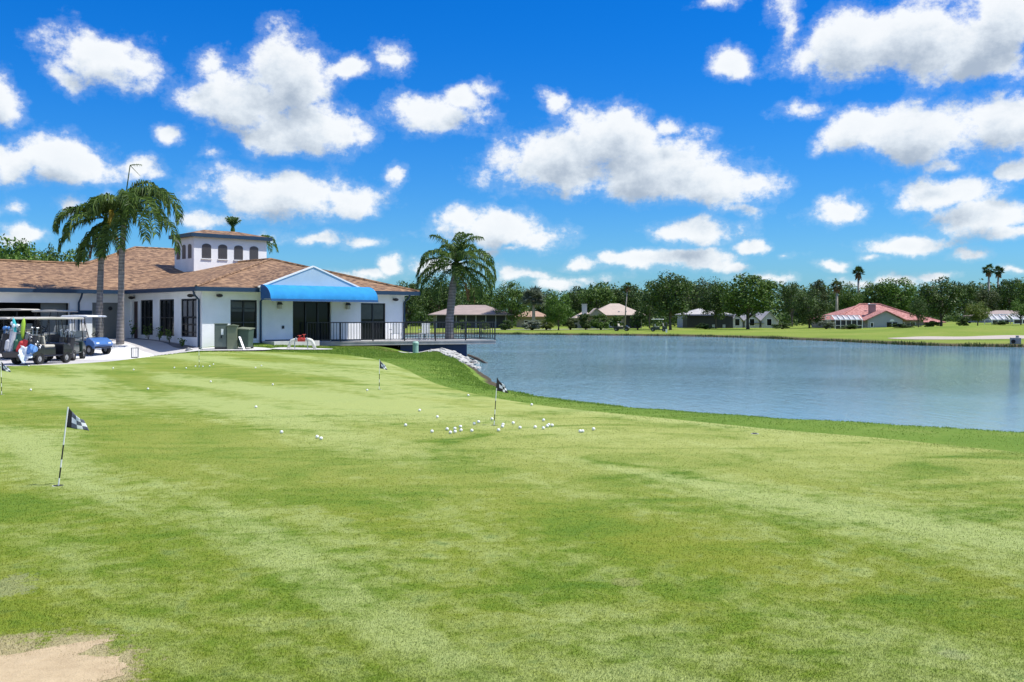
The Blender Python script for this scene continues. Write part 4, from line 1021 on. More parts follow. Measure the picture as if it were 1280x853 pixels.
# carts across the lake
x, y = W(777, 150); cart(x, y, R(-20), 'small roofless dark golf cart on the far bank before the tan house', 'cart_black', 'white', roof=False, windshield=False)
x, y = W(823, 146); cart(x, y, R(-15), 'dark golf cart with a white roof on the far bank, under the oak', 'cart_dark', 'white')
x, y = W(833, 138); c = empty('marker_post', (x, y, gz(x, y)), 0, 'dark post with a white foot on the far bank, right of the roofed cart', 'post')
m = MB(); m.box(-.12,.12,-.12,.12,-.3,.5); m.build('foot', M['white'], c); m = MB(); m.tube([(0,0,.502),(0,0,1.3),(0,0,1.5)], [.11,.13,.05], 8); m.build('shaft', M['black_metal'], c)
x, y = W(1268.5, 82); c = empty('outfall_box', (x, y, gz(x, y)-.1), R(-20), 'pale grey outfall box with a dark opening at the far right water edge', 'outfall')
m = MB(); m.box(-.35,.45,-.3,.3,-.3,.62); m.build('box', M['grey_paint'], c, bevel=.03); m = MB(); m.tube([(-.15,-.33,.3),(-.15,-.302,.3)], .17, 14); m.build('opening', M['dark'], c); m = MB(); m.tube([(.2,0,.622),(.2,0,.8)], .13, 10); m.build('vent', M['grey_paint'], c)
# ------------------------------------------------------------------ palms
def frond_pts(base, az, el, L, droop, n=14, twist=0.0):
    pts = [Vector(base)]; e = el; a = az
    for i in range(n):
        t = i / n
        d = Vector((math.cos(a)*math.cos(e), math.sin(a)*math.cos(e), math.sin(e)))
        pts.append(pts[-1] + d * L / n)
        e = max(e - droop / n * (.5 + 1.3*t), R(-86)); a += twist / n
    return pts
def frond(mb, base, az, el, L, droop, leaf=.75, per=30, wid=.05, r=None, twist=0.0, hang=.64, wind=(0,0,0), m=0):
    r = r or rng
    pts = frond_pts(base, az, el, L, droop, 14, twist)
    mb.tube(pts, [.03*(1-.85*i/14) for i in range(15)], 4, m, cap=False)
    wnd = Vector(wind)
    for k in range(per):
        t = .12 + .88 * (k + r.random()*.6) / per; f = t * 14; i = min(int(f), 13); p = pts[i].lerp(pts[i+1], f - i)
        d = (pts[i+1] - pts[i]).normalized(); side = d.cross(Vector((0,0,1)))
        if side.length < .05: side = Vector((math.sin(az), -math.cos(az), 0))
        side.normalize(); upv = side.cross(d)
        ln = leaf * (.45 + .75*math.sin(PI*min(1, t*.86+.1))) * r.uniform(.8, 1.15)
        for s in (-1, 1):
            v = (side*s*r.uniform(.45,.85) + d*r.uniform(.35,.7) + upv*r.uniform(-.1,.3)).normalized()
            q1 = p + v * ln * .45
            v2 = (v * (1-hang) + Vector((0,0,-1))*hang + wnd*.5 + Vector((r.uniform(-.15,.15), r.uniform(-.15,.15), 0))).normalized()
            q2 = q1 + v2 * ln * .6
            wv = v.cross(Vector((r.uniform(-1,1), r.uniform(-1,1), r.uniform(-1,1)))).normalized() * wid * .5
            mb.add([p - wv*.6, p + wv*.6, q1 + wv, q1 - wv, q2], [(0,1,2,3), (3,2,4)], m)
def queen_palm(px, d, base_z, top_pts, rad, crown, label, leafy=.75, per=30, wid=.055, flowers=None, dry_or_lit=None, spear=None, group='queen palms by the clubhouse', seed=1, bulb=None, lscale=1.0, dscale=1.0):
    r = random.Random(seed)
    x = px2x(px, d); c = empty('palm_tree', (x, d, base_z), 0, label, 'palm tree', group)
    m = MB(); n = len(top_pts)
    pts = [Vector(p) for p in top_pts]
    rr = [rad*1.35] + [rad*(1.08 - .22*i/(n-1)) for i in range(1, n)]
    # resample the trunk so that it can be slightly uneven
    P = []; Q = []
    for i in range(n-1):
        for k in range(6):
            t = k/6; P.append(pts[i].lerp(pts[i+1], t)); Q.append((rr[i]*(1-t)+rr[i+1]*t) * r.uniform(.96,1.05))
    P.append(pts[-1]); Q.append(rr[-1])
    m.tube(P, Q, 12); m.build('trunk', M['palm_bark'], c, smooth=True)
    top = pts[-1]
    m = MB(); m.tube([top - Vector((0,0,.25)), top + Vector((0,0,.15)), top + Vector((0,0,.75))], [rad*.95, rad*1.25, rad*.4], 9); m.build('crownshaft', M['frond'], c, smooth=True)
    for (az, el, L, dr, tw) in crown:
        L *= lscale; dr *= dscale
        m = MB(); frond(m, top + Vector((0,0,.35+.25*r.random())), R(az), R(el), L, R(dr), leafy, per, wid, r, R(tw)); m.build('frond', M['frond'], c, fix=False)
    for (az, el, L, dr) in (dry_or_lit or []):
        m = MB(); frond(m, top + Vector((0,0,.05)), R(az), R(el), L, R(dr), leafy*.7, max(10, per//2), wid, r, 0, .9); m.build('dry_frond', M['frond_dry'], c, fix=False)
    if flowers:
        m = MB(); p = top + Vector(flowers)
        for k in range(110):
            a = r.uniform(0, 2*PI); q = p + Vector((math.cos(a)*.10*r.random(), math.sin(a)*.1*r.random(), .5*r.random()))
            e = q + Vector((.25*r.uniform(-.4,1), .2*math.sin(a), -.75*r.uniform(.5,1)))
            w = Vector((math.sin(a), math.cos(a), 0))*.032
            m.add([q-w, q+w, e+w*.4, e-w*.4], [(0,1,2,3)])
        m.build('flower_cluster', M['palm_flower'], c, fix=False)
    if bulb:
        m = MB(); m.sphere(top + Vector(bulb[0]), bulb[1], 12, 9, sq=(1,1,1.25)); m.build('green_spathe', M['leaf_bright'], c, smooth=True)
    if spear:
        m = MB(); s0 = top + Vector((0,0,.6)); p1 = top + Vector(spear[0]); m.tube([s0, (s0+p1)/2, p1], [.04,.03,.022], 6)
        p2 = top + Vector(spear[1]); m.tube([p1, p2], [.02,.008], 5)
        frond(m, p1, R(0), R(10), (p2-p1).length*.8, R(20), .22, 10, .03, r)
        m.build('spear_leaf', M['frond'], c, fix=False)
    return c
d1 = 49.5; b1 = zat(430.5, d1); d2 = 50.8; b2 = zat(428, d2)
def up(py, d, b): return zat(py, d) - b
S50 = d1 / F
crown1 = [(-10,68,3.6,168,0),(10,64,3.3,168,0),(-28,58,3.6,166,0),(-26,40,5.0,130,0),(-48,28,5.4,116,0),(-48,8,3.9,98,0),(-72,-12,3.5,76,0),(-104,-32,3.0,56,0),(100,66,2.8,172,0),
          (172,78,2.3,180,0),(-120,55,2.8,166,0),(34,48,3.8,152,0),(0,84,2.6,130,0),(60,40,3.3,134,0),(-62,52,3.4,160,0),(-16,8,4.4,104,0)]
queen_palm(150, d1, b1, [(0,0,-.1),(.05,0,2.2),(.08,0,4.3),(.20,0,up(276,d1,b1))], .155, crown1,
           'tall wind-swept queen palm on white gravel with a bent spear leaf on top', flowers=(-.35,-.75,.0), spear=((.32,0,2.85),(.85,0,2.3)), per=80, wid=.06, leafy=.72, seed=3)
crown2 = [(179,42,3.5,130,0),(186,34,3.2,122,0),(215,-6,3.2,84,0),(236,20,3.0,122,0),(192,-42,2.8,44,0),(-90,76,2.3,186,0),(-40,72,2.3,182,0),(202,74,2.3,186,0),(92,70,2.2,176,0),(150,66,2.4,172,0),
          (30,66,2.2,182,0),(-76,-20,2.8,64,0),(-122,-40,2.6,44,0)]
queen_palm(124.5, d2, b2, [(0,0,-.1),(.0,0,2.2),(.08,0,4.2),(.34,0,up(286,d2,b2))], .16, crown2,
           'queen palm behind and left of the taller one, with brown hanging fronds under its crown', dry_or_lit=[(-20,-40,1.9,50),(200,-45,1.8,50),(-100,-60,1.7,30)], per=76, wid=.06, leafy=.68, seed=5)
# the single leaf that reaches far out to the left carries a pale midrib
d3 = 58.6; b3 = -.3; x3p = 562
crown3 = [(0,84,2.4,95,0),(200,80,2.5,80,0),(300,78,2.6,85,0),(60,70,2.6,115,0),(120,66,2.6,120,0),(20,48,2.8,125,0),(160,50,2.7,120,0),(-30,52,2.8,135,0),(-150,46,2.8,130,0),(-60,40,2.7,130,0),(-110,38,2.7,130,0),
          (0,26,3.0,125,0),(180,28,2.9,120,0),(35,18,3.1,110,0),(145,20,3.0,105,0),(-25,10,3.1,100,0),(-160,8,3.0,95,0),(-80,0,2.6,90,0),(90,10,2.8,110,0),(5,-8,2.9,80,0),(178,-10,2.9,75,0),
          (-45,-25,2.7,60,0),(-130,-25,2.7,60,0),(40,-20,2.8,70,0),(80,84,2.4,70,0)]
queen_palm(x3p, d3, b3, [(0,0,-.4),(.0,0,1.8),(.22,0,up(356,d3,b3)),(.42,0,up(340,d3,b3))], .24, crown3,
           'stout dark queen palm with a full round crown, growing through the lake deck', per=62, wid=.055, leafy=.70, seed=9, lscale=1.06, bulb=((.2,-.5,.95),.26),
           dry_or_lit=[(10,-35,2.2,60),(-20,-50,1.9,40)])
d4 = 84; b4 = 0.0
queen_palm(291, d4, b4, [(0,0,-.1),(0,0,4),(0,0,zat(290,d4))], .16, [(a, e, .95, 30, 0) for a, e in ((0,78),(60,72),(120,74),(180,72),(240,70),(300,70),(30,55),(150,55),(-30,58),(-150,60))],
           'small upright tuft of a palm showing above the tower roof', per=20, wid=.07, leafy=.42, seed=12, group='palms behind the clubhouse tower')
d5 = 82
queen_palm(322, d5, b4, [(0,0,-.1),(0,0,4),(.1,0,zat(312,d5))], .16, [(0,70,1.9,160,0),(180,72,1.7,160,0),(20,50,2.0,150,0),(200,50,1.9,150,0),(-40,60,1.9,150,0),(100,60,1.9,150,0),(-5,20,2.0,100,0),(-120,40,1.8,140,0),(60,30,1.9,130,0)],
           'drooping palm whose arched fronds hang at the right corner of the tower', per=24, wid=.07, leafy=.55, seed=13, group='palms behind the clubhouse tower')

def fan_palm(px, d, top_y, label, cw, trunk_w=.22, lean=0.0, seed=1, leaf='leaf_dark', nf=30, skirt=True):
    """tall fan palm across the lake: top_y = top of the crown, cw = crown half width in px"""
    r = random.Random(seed); x = px2x(px, d); z0 = gz(x, d) - .2
    c = empty('fan_palm', (x, d, z0), 0, label, 'palm tree', 'palms across the lake')
    rc = cw * d / F; hc = zat(top_y, d) - z0 - rc
    m = MB(); m.tube([(0,0,0),(lean*.3,0,hc*.5),(lean,0,hc)], [trunk_w*1.4, trunk_w, trunk_w*.8], 8); m.build('trunk', M['palm_far'], c, smooth=True)
    m = MB()
    for k in range(nf):
        a = r.uniform(0, 2*PI); e = math.asin(r.uniform(-.55, .98)); d_ = Vector((math.cos(a)*math.cos(e), math.sin(a)*math.cos(e), math.sin(e)))
        p = Vector((lean,0,hc)) + d_ * rc * r.uniform(.35, .55); side = d_.cross(Vector((0,0,1)))
        if side.length < .1: side = Vector((1,0,0))
        side.normalize(); u2 = side.cross(d_)
        m.tube([Vector((lean,0,hc)), p], [.03,.02], 3, cap=False)
        for q in range(11):
            t = R(-100 + 200*q/10); v = (d_*math.cos(t) + side*math.sin(t)).normalized(); L = rc*r.uniform(.42,.6)
            w = (v.cross(u2)).normalized() * L*.11; e2 = p + v*L - Vector((0,0,L*.35)) * abs(math.sin(t*.8))
            m.add([p, p+v*L*.5-w, e2, p+v*L*.5+w], [(0,1,2,3)])
    m.build('crown', M[leaf], c, fix=False)
    if skirt:
        m = MB()
        for k in range(26):
            a = r.uniform(0, 2*PI); w = Vector((-math.sin(a), math.cos(a), 0))*rc*.12; p = Vector((lean + math.cos(a)*rc*.22, math.sin(a)*rc*.22, hc - rc*.05)); q = p + Vector((math.cos(a)*rc*.2, math.sin(a)*rc*.2, -rc*r.uniform(.4,1.0)))
            m.add([p-w, p+w, q+w*.6, q-w*.6], [(0,1,2,3)])
        m.build('dead_skirt', M['frond_dry'], c, fix=False)
    return c
fan_palm(781, 166, 351, 'slender lone fan palm in front of the tan house, thin pale trunk', 7.5, .10, .5, 1, nf=20)
fan_palm(1073, 232, 331.5, 'tall fan palm rising above the trees left of the red roof', 9.5, .28, 0, 2)
fan_palm(1236, 222, 328, 'taller of the two fan palms at the far right, left one', 9.5, .26, 0, 3)
fan_palm(1246.5, 226, 331, 'right one of the two fan palms at the far right, slightly lower', 8.5, .26, .3, 4)
fan_palm(1046, 205, 348, 'short fan palm with a rusty crown in the trees left of the red-roofed house', 10, .28, 0, 5, leaf='leaf_olive')
fan_palm(667, 168, 355, 'grey silvery palm with a wide feathery crown beside the bright round tree', 19, .28, 0, 6, leaf='leaf_grey', nf=64, skirt=False)
fan_palm(1228, 190, 378, 'low fan palm with a pale thin trunk near the right edge', 7, .2, 0, 7)

# ------------------------------------------------------------------ trees
def crown_np(seed, clumps, leaves, rx, rz, z0, leaf, open_=.0, squash=.8, flat=0.0):
    r = np.random.default_rng(seed); V = []; C = []
    cen = []
    while len(cen) < clumps:
        p = r.uniform(-1, 1, 3); q = np.linalg.norm(p)
        if q > 1 or q < .25: continue
        if p[2] < -.85: continue
        cen.append(p * np.array([rx*.80, rx*.80, rz*.80]))
    verts = []; 
    for cc in cen:
        rad = rx * r.uniform(.17, .36)
        d = r.normal(size=(leaves, 3)); d /= np.linalg.norm(d, axis=1)[:, None]
        rr = rad * r.uniform(.55, 1.0, (leaves, 1)) * np.array([1, 1, squash])
        p = cc + d * rr; p[:, 2] += z0
        nrm = d * .8 + r.normal(size=(leaves, 3)) * .45 + np.array([0, 0, .25]); nrm /= np.linalg.norm(nrm, axis=1)[:, None]
        t1 = np.cross(nrm, r.normal(size=(leaves, 3))); t1 /= np.linalg.norm(t1, axis=1)[:, None]; t2 = np.cross(nrm, t1)
        s = leaf * r.uniform(.55, 1.25, (leaves, 1)); s2 = s * r.uniform(.5, .9, (leaves, 1))
        verts.append(np.stack([p - t1*s, p - t2*s2, p + t1*s, p + t2*s2], 1).reshape(-1, 3))
    verts = np.concatenate(verts); n = len(verts) // 4
    return verts, cen
def mesh_np(name, verts, material):
    n = len(verts) // 4; me = bpy.data.meshes.new(name)
    me.from_pydata(verts.tolist(), [], np.arange(n*4).reshape(n, 4).tolist()); me.materials.append(material); return me
PROTO = {}
def proto(kind, seed, leafm):
    key = (kind, seed)
    if key not in PROTO:
        prm = {'oak': (62, 120, .5, .42, .57, .018), 'round': (56, 120, .5, .46, .52, .018), 'tall': (46, 105, .40, .44, .55, .018),
               'open': (36, 105, .48, .42, .57, .018), 'shrub': (30, 150, .5, .50, .46, .032), 'low': (60, 120, .5, .48, .50, .018)}[kind]
        v, cen = crown_np(seed*17 + hash(kind) % 7 if False else seed*17 + len(kind), prm[0], prm[1], prm[2], prm[3], prm[4], prm[5])
        cm = mesh_np('crown', v, M[leafm])
        t = MB(); r = random.Random(seed)
        if kind != 'shrub':
            t.tube([(0,0,-.03),(.01,0,.10),(.0,.01,.26),(.02,0,.5)], [.030,.020,.017,.008], 8)
            for c_ in cen[:9]:
                b = Vector((0,0,r.uniform(.14,.34))); e = Vector((c_[0], c_[1], c_[2] + prm[4])); mid = (b+e)/2 + Vector((r.uniform(-.04,.04), r.uniform(-.04,.04), .04))
                t.tube([b, mid, e], [.012,.008,.004], 5, cap=False)
        else:
            for k in range(5):
                a = k*1.3; t.tube([(0,0,-.02),(.1*math.cos(a),.1*math.sin(a),.3),(.25*math.cos(a),.25*math.sin(a),.6)], [.03,.02,.01], 5)
        PROTO[key] = (cm, t.mesh('trunk', M['bark'], smooth=True))
    return PROTO[key]
def tree(px, d, top_y, hw, kind, seed, leafm, label, group='trees across the lake', z0=None, cat='tree', name='broadleaf_tree', depth=1.0):
    if group == 'trees across the lake': top_y -= 3.5
    x = px2x(px, d); z = (gz(x, d) if z0 is None else z0) - .05
    cm, tm = proto(kind, seed, leafm)
    h = zat(top_y, d) - z; wdt = 2 * hw * d / F
    c = empty(name, (x, d, z), rng.uniform(0, 6.28), label, cat, group)
    top = {'oak': .96, 'round': .97, 'tall': 1.0, 'open': .98, 'shrub': .94, 'low': .98}[kind]
    c.scale = (wdt*.98, wdt*.98*depth, h / top)
    for nm, me in (('crown', cm), ('trunk', tm)):
        o = bpy.data.objects.new(nm, me); COL.objects.link(o); o.parent = c
        if nm == 'crown':
            o.material_slots[0].link = 'OBJECT'; o.material_slots[0].material = M[leafm]
    return c
T = tree
# behind the clubhouse on the left
g1 = 'trees behind the cart wing roof'
T(10, 92, 294, 62, 'low', 1, 'leaf_bright', 'sunlit bright green tree above the wing roof at the left edge', g1)
T(64, 98, 299, 20, 'tall', 2, 'leaf_dark', 'dark pointed tree above the wing roof, left of the palms', g1, name='pointed_tree')
T(40, 104, 298, 40, 'round', 3, 'leaf_olive', 'olive tree between the bright and the pointed tree above the roof', g1)
T(104, 100, 302, 36, 'low', 1, 'leaf_dark', 'dark tree behind the hanging fronds of the left palm', g1)
T(26, 86, 298, 46, 'round', 2, 'leaf_bright', 'second bright green tree above the wing roof, right of the first', g1)
T(84, 94, 303, 40, 'round', 1, 'leaf_mid', 'mid green tree right of the pointed tree, above the wing roof', g1)
T(-30, 90, 292, 60, 'oak', 2, 'leaf_mid', 'mid green tree just beyond the left edge above the roof', g1)
# far shore, from left to right
T(508, 182, 351, 26, 'low', 4, 'leaf_dark', 'dark tree right of the clubhouse end wall')
T(548, 205, 347, 34, 'oak', 1, 'leaf_dark', 'dark tree behind the crown of the deck palm, left side')
T(600, 215, 350, 30, 'round', 1, 'leaf_mid', 'mid green tree behind the crown of the deck palm, right side')
T(640, 182, 354, 27, 'round', 2, 'leaf_mid', 'round mid green tree right of the deck palm, left of the silvery palm')
T(682, 220, 362, 20, 'low', 2, 'leaf_dark', 'dark low tree behind the silvery palm')
T(698, 156, 365, 22, 'round', 4, 'leaf_bright', 'bright green round tree on the far lawn left of the chimney', name='broadleaf_tree')
T(722, 235, 360, 26, 'oak', 2, 'leaf_dark', 'dark tree above the chimney of the tan house')
T(748, 225, 355, 30, 'low', 3, 'leaf_mid', 'mid green tree behind the left half of the tan roof')
T(786, 228, 358, 26, 'oak', 4, 'leaf_dark', 'dark tree behind the right half of the tan roof')
T(838, 158, 343, 38, 'oak', 3, 'leaf_dark', 'big dark oak with an open crown above the roofed cart')
T(812, 172, 366, 18, 'open', 1, 'leaf_dark', 'lower dark oak at the right end of the tan house')
T(872, 215, 350, 26, 'open', 2, 'leaf_olive', 'thin olive tree rising between the two big oaks')
T(895, 176, 352, 26, 'oak', 1, 'leaf_dark', 'dark oak over the house with the black porch')
T(935, 164, 344, 46, 'oak', 4, 'leaf_mid', 'broadest oak, a dome over the white house')
T(990, 200, 350, 24, 'open', 3, 'leaf_dark', 'dark uneven tree right of the broad dome oak')
T(1012, 178, 362, 26, 'low', 1, 'leaf_dark', 'low dark tree left of the white screened porch')
T(1024, 222, 349, 20, 'tall', 1, 'leaf_olive', 'tall olive tree left of the rusty fan palm')
T(1058, 212, 354, 24, 'round', 3, 'leaf_mid', 'mid green tree below the tall lone fan palm')
T(1092, 230, 352, 26, 'low', 4, 'leaf_mid', 'mid green tree behind the left slope of the red roof')
T(1126, 224, 346, 34, 'round', 1, 'leaf_bright', 'lighter green tree crowning the red roof')
T(1176, 152, 348, 36, 'oak', 2, 'leaf_dark', 'big dark oak in front of the right end of the red roof')
T(1148, 146, 372, 16, 'open', 3, 'leaf_dark', 'small dark tree with a visible trunk before the red roof')
T(1206, 200, 352, 24, 'tall', 3, 'leaf_dark', 'dark tall tree behind the yellow-green bush tree')
T(1222, 150, 379, 18, 'round', 3, 'leaf_yellow', 'small yellow-green tree left of the white screen enclosure')
T(1232, 205, 360, 20, 'low', 3, 'leaf_olive', 'olive tree under the pair of fan palms')
T(1262, 210, 350, 26, 'oak', 4, 'leaf_dark', 'dark oak right of the pair of fan palms')
T(1276, 150, 377, 17, 'open', 2, 'leaf_bright', 'bright green tree hanging over the screen enclosure at the right edge')
T(1300, 190, 346, 34, 'oak', 1, 'leaf_mid', 'mid green oak cut by the right edge')
g2 = 'shrubs in front of the far houses'
for px, d, ty, hw, lf, lb in ((732,160,391,9,'leaf_dark','dark round shrub under the chimney of the tan house'),(751,158,393,11,'leaf_mid','wide mid green shrub left of the tan house porch'),
    (772,160,394,10,'leaf_mid','mid green shrub at the middle of the tan house'),(797,158,389,9,'leaf_dark','tall dark shrub at the right end of the tan house'),(713,160,398,9,'leaf_olive','low olive shrub right of the bright round tree'),
    (665,158,402,13,'leaf_grey','low grey-green shrub at the foot of the silvery palm'),(632,160,400,8,'leaf_dark','dark shrub at the right end of the grey-roofed house'),(606,165,402,9,'leaf_dark','dark shrub before the grey-roofed house'),
    (578,165,401,9,'leaf_mid','green shrub before the left part of the grey-roofed house'),
    (1033,165,401,10,'leaf_grey','pale flowering shrub left of the white screened porch'),(1062,160,406,12,'leaf_dark','dark hedge under the white screened porch'),(1132,160,405,17,'leaf_dark','dark hedge along the wall of the red-roofed house'),
    (1205,150,398,8,'leaf_mid','green shrub at the foot of the yellow-green tree'),(1165,150,402,9,'leaf_mid','green shrub under the right wing of the red roof'),(1250,155,402,9,'leaf_dark','dark shrub before the screen enclosure'),
    (882,165,405,12,'leaf_dark','dark shrub before the black porch'),(978,168,404,12,'leaf_dark','dark shrub right of the white house'),(683,160,399,9,'leaf_yellow','yellowish shrub left of the bright round tree')):
    T(px, d, ty - 1, hw*1.25, 'shrub', 1 + int(px) % 4, lf, lb, g2, cat='shrub', name='shrub')
# far-off wood closing the view, one mass
v = []
r = np.random.default_rng(77)
for k in range(520):
    px = r.uniform(380, 1500) if k < 330 else r.uniform(-1100, 380); d = r.uniform(240, 300); x = px2x(px, d); top = zat(r.uniform(353, 368), d); rad = r.uniform(3.5, 6.5)
    nl = 240; dd = r.normal(size=(nl, 3)); dd /= np.linalg.norm(dd, axis=1)[:, None]
    cz = (r.uniform(.5, 3.5) if k % 3 == 1 else r.uniform(1.5, max(2.0, top - rad*.8))) if k % 3 else top - rad*.8
    p = np.array([x, d, cz]) + dd * rad * r.uniform(.6, 1, (nl, 1))
    nrm = dd + r.normal(size=(nl, 3))*.5; nrm /= np.linalg.norm(nrm, axis=1)[:, None]
    t1 = np.cross(nrm, r.normal(size=(nl, 3))); t1 /= np.linalg.norm(t1, axis=1)[:, None]; t2 = np.cross(nrm, t1)
    s = r.uniform(.25, .58, (nl, 1)); v.append(np.stack([p-t1*s, p-t2*s*.7, p+t1*s, p+t2*s*.7], 1).reshape(-1, 3))
for k in range(170):
    px = r.uniform(420, 1400); d = r.uniform(206, 236); x = px2x(px, d); rad = r.uniform(1.6, 2.8); nl = 110; dd = r.normal(size=(nl, 3)); dd /= np.linalg.norm(dd, axis=1)[:, None]
    p = np.array([x, d, r.uniform(.2, 1.6)]) + dd * rad * r.uniform(.6, 1, (nl, 1)) * np.array([1.5, 1, .8]); nrm = dd + r.normal(size=(nl, 3))*.5; nrm /= np.linalg.norm(nrm, axis=1)[:, None]
    t1 = np.cross(nrm, r.normal(size=(nl, 3))); t1 /= np.linalg.norm(t1, axis=1)[:, None]; t2 = np.cross(nrm, t1)
    s = r.uniform(.2, .45, (nl, 1)); v.append(np.stack([p-t1*s, p-t2*s*.7, p+t1*s, p+t2*s*.7], 1).reshape(-1, 3))
o = bpy.data.objects.new('distant_wood', mesh_np('distant_wood', np.concatenate(v), M['leaf_dark'])); COL.objects.link(o)
tag(o, 'dark mass of woodland behind the houses across the lake', 'woodland', None, 'stuff')
# reeds at the far water line
P = np.array(LAKE_S); r = np.random.default_rng(8); V = []; Fc = []
sel = [i for i in range(len(P)) if P[i][1] > 74 and P[i][0] > -8]
for k in range(5200):
    i = int(r.choice(sel)); j = (i+1) % len(P); t = r.random(); q = P[i]*(1-t) + P[j]*t + r.normal(0, .25, 2)
    if q[1] < 74: continue
    cl = .5 + .5*math.sin(q[0]*1.7) * math.sin(q[0]*.43+1)
    if r.random() > .25 + .75*cl: continue
    h = r.uniform(.12, .34) * (.6 + .9*cl); z = WATER - .03 + .1*r.random(); a = r.uniform(0, PI); w = .05
    b = len(V); V += [(q[0]-w*math.cos(a), q[1]-w*math.sin(a), z), (q[0]+w*math.cos(a), q[1]+w*math.sin(a), z), (q[0]+r.normal(0,.08), q[1]+r.normal(0,.08), z+h)]; Fc.append((b,b+1,b+2))
me = bpy.data.meshes.new('reeds'); me.from_pydata(V, [], Fc); me.materials.append(M['leaf_olive']); o = bpy.data.objects.new('reeds', me); COL.objects.link(o)
tag(o, 'ragged dark reeds along the far water edge', 'reeds', None, 'stuff')
# thin plants in the bed under the clubhouse windows
def bed_plant(b, s, label):
    x, y = ab(-.42, b); c = empty('bed_plant', (x, y, gz(x, y)+.03), 0, label, 'plant', 'thin plants under the clubhouse windows')
    r = random.Random(int(b*100)); m = MB(); lf = MB()
    for k in range(7):
        a = r.uniform(0, 2*PI); e = Vector((.28*s*math.cos(a), .28*s*math.sin(a), s*r.uniform(.6, 1.0))); m.tube([(0,0,0), e*.5+Vector((0,0,.05)), e], [.010,.007,.003], 4, cap=False)
        for q in range(12):
            p = e * r.uniform(.3, 1) + Vector((r.gauss(0,.05), r.gauss(0,.05), r.gauss(0,.04))); u = Vector((r.gauss(0,1), r.gauss(0,1), r.gauss(0,1))).normalized()*.06; v = u.cross(Vector((r.gauss(0,1), r.gauss(0,1), r.gauss(0,1)))).normalized()*.035
            lf.add([p-u, p-v, p+u, p+v], [(0,1,2,3)])
    m.build('stem', M['bark'], c); lf.build('leaves', M['leaf_mid'], c, fix=False)
bed_plant(2.8, .85, 'thin plant between the first and second window from the corner'); bed_plant(4.0, .75, 'thin plant under the second window from the corner')
bed_plant(5.4, .9, 'thin plant between the second and third window from the corner'); bed_plant(7.55, 1.0, 'thin plant between the third window and the dark red door'); bed_plant(1.3, .5, 'lowest thin plant, under the first window from the corner')
# ------------------------------------------------------------------ houses across the lake
def hip(mb, x0, x1, y0, y1, ze, zr, ins0, ins1, th=.15, m=0):
    ym = (y0+y1)/2
    a, b = (x0+ins0, ym, zr), (x1-ins1, ym, zr)
    mb.slab([(x0,y0,ze),(x1,y0,ze),b,a], th, m); mb.slab([(x1,y1,ze),(x0,y1,ze),a,b], th, m)
    mb.slab([(x0,y1,ze),(x0,y0,ze),a], th, m); mb.slab([(x1,y0,ze),(x1,y1,ze),b], th, m)
def hwin(parent, x0, x1, y, z0, z1, fr='white'):
    m = MB(); m.box(x0,x1,y-.06,y-.002,z0,z0+.1); m.box(x0,x1,y-.06,y-.002,z1-.1,z1); m.box(x0,x0+.1,y-.06,y-.002,z0+.1,z1-.1); m.box(x1-.1,x1,y-.06,y-.002,z0+.1,z1-.1)
    f = m.build('window', M[fr], parent); g = MB(); g.box(x0+.1,x1-.1,y-.04,y-.003,z0+.1,z1-.1); g.build('pane', M['glass'], f)
def house(px, d, z, rz, label): return empty('house', (px2x(px, d), d, z), rz, label, 'house', 'houses across the lake')
def hx(px, d, c): return px2x(px, d) - c.location.x
def hz(py, d, c): return zat(py, d) - c.location.z
# grey-roofed house behind the deck palm
d = 182; c = house(588, d, -.75, 0, 'low house with a grey-tan hip roof and dark screened front, behind the deck palm')
X = lambda p: hx(p, d, c); Z = lambda p: hz(p, d, c)
m = MB(); m.box(X(541), X(637), 1.2, 11, 0, Z(393.5)); m.build('wall', M['house_wall'], c)
m = MB(); hip(m, X(535), X(642), -.5, 12.5, Z(393.5)+.02, Z(381), 5.5, 5.5); m.build('roof', M['roof_grey'], c)
m = MB(); m.box(X(545), X(632), 1.0, 1.19, .3, Z(394.2)); m.build('screen_front', M['screen'], c)
for i in range(8):
    xx = X(545) + (X(632)-X(545))*i/7; m = MB(); m.box(xx-.08, xx+.08, .85, .99, 0, Z(394)); m.build('post', M['house_grey'], c)
d = 192; c = house(664, d, -.6, 0, 'low house with an orange-tan roof, left of the bright round tree')
m = MB(); m.box(X(646), X(684), .8, 9, 0, Z(396)); m.build('wall', M['house_wall'], c)
m = MB(); hip(m, X(642), X(688), 0, 10, Z(396)+.02, Z(389), 2.5, 2.5); m.build('roof', M['orange_roof'], c)
hwin(c, X(655), X(662), .8, .5, 1.6); hwin(c, X(668), X(674), .8, .5, 1.6)
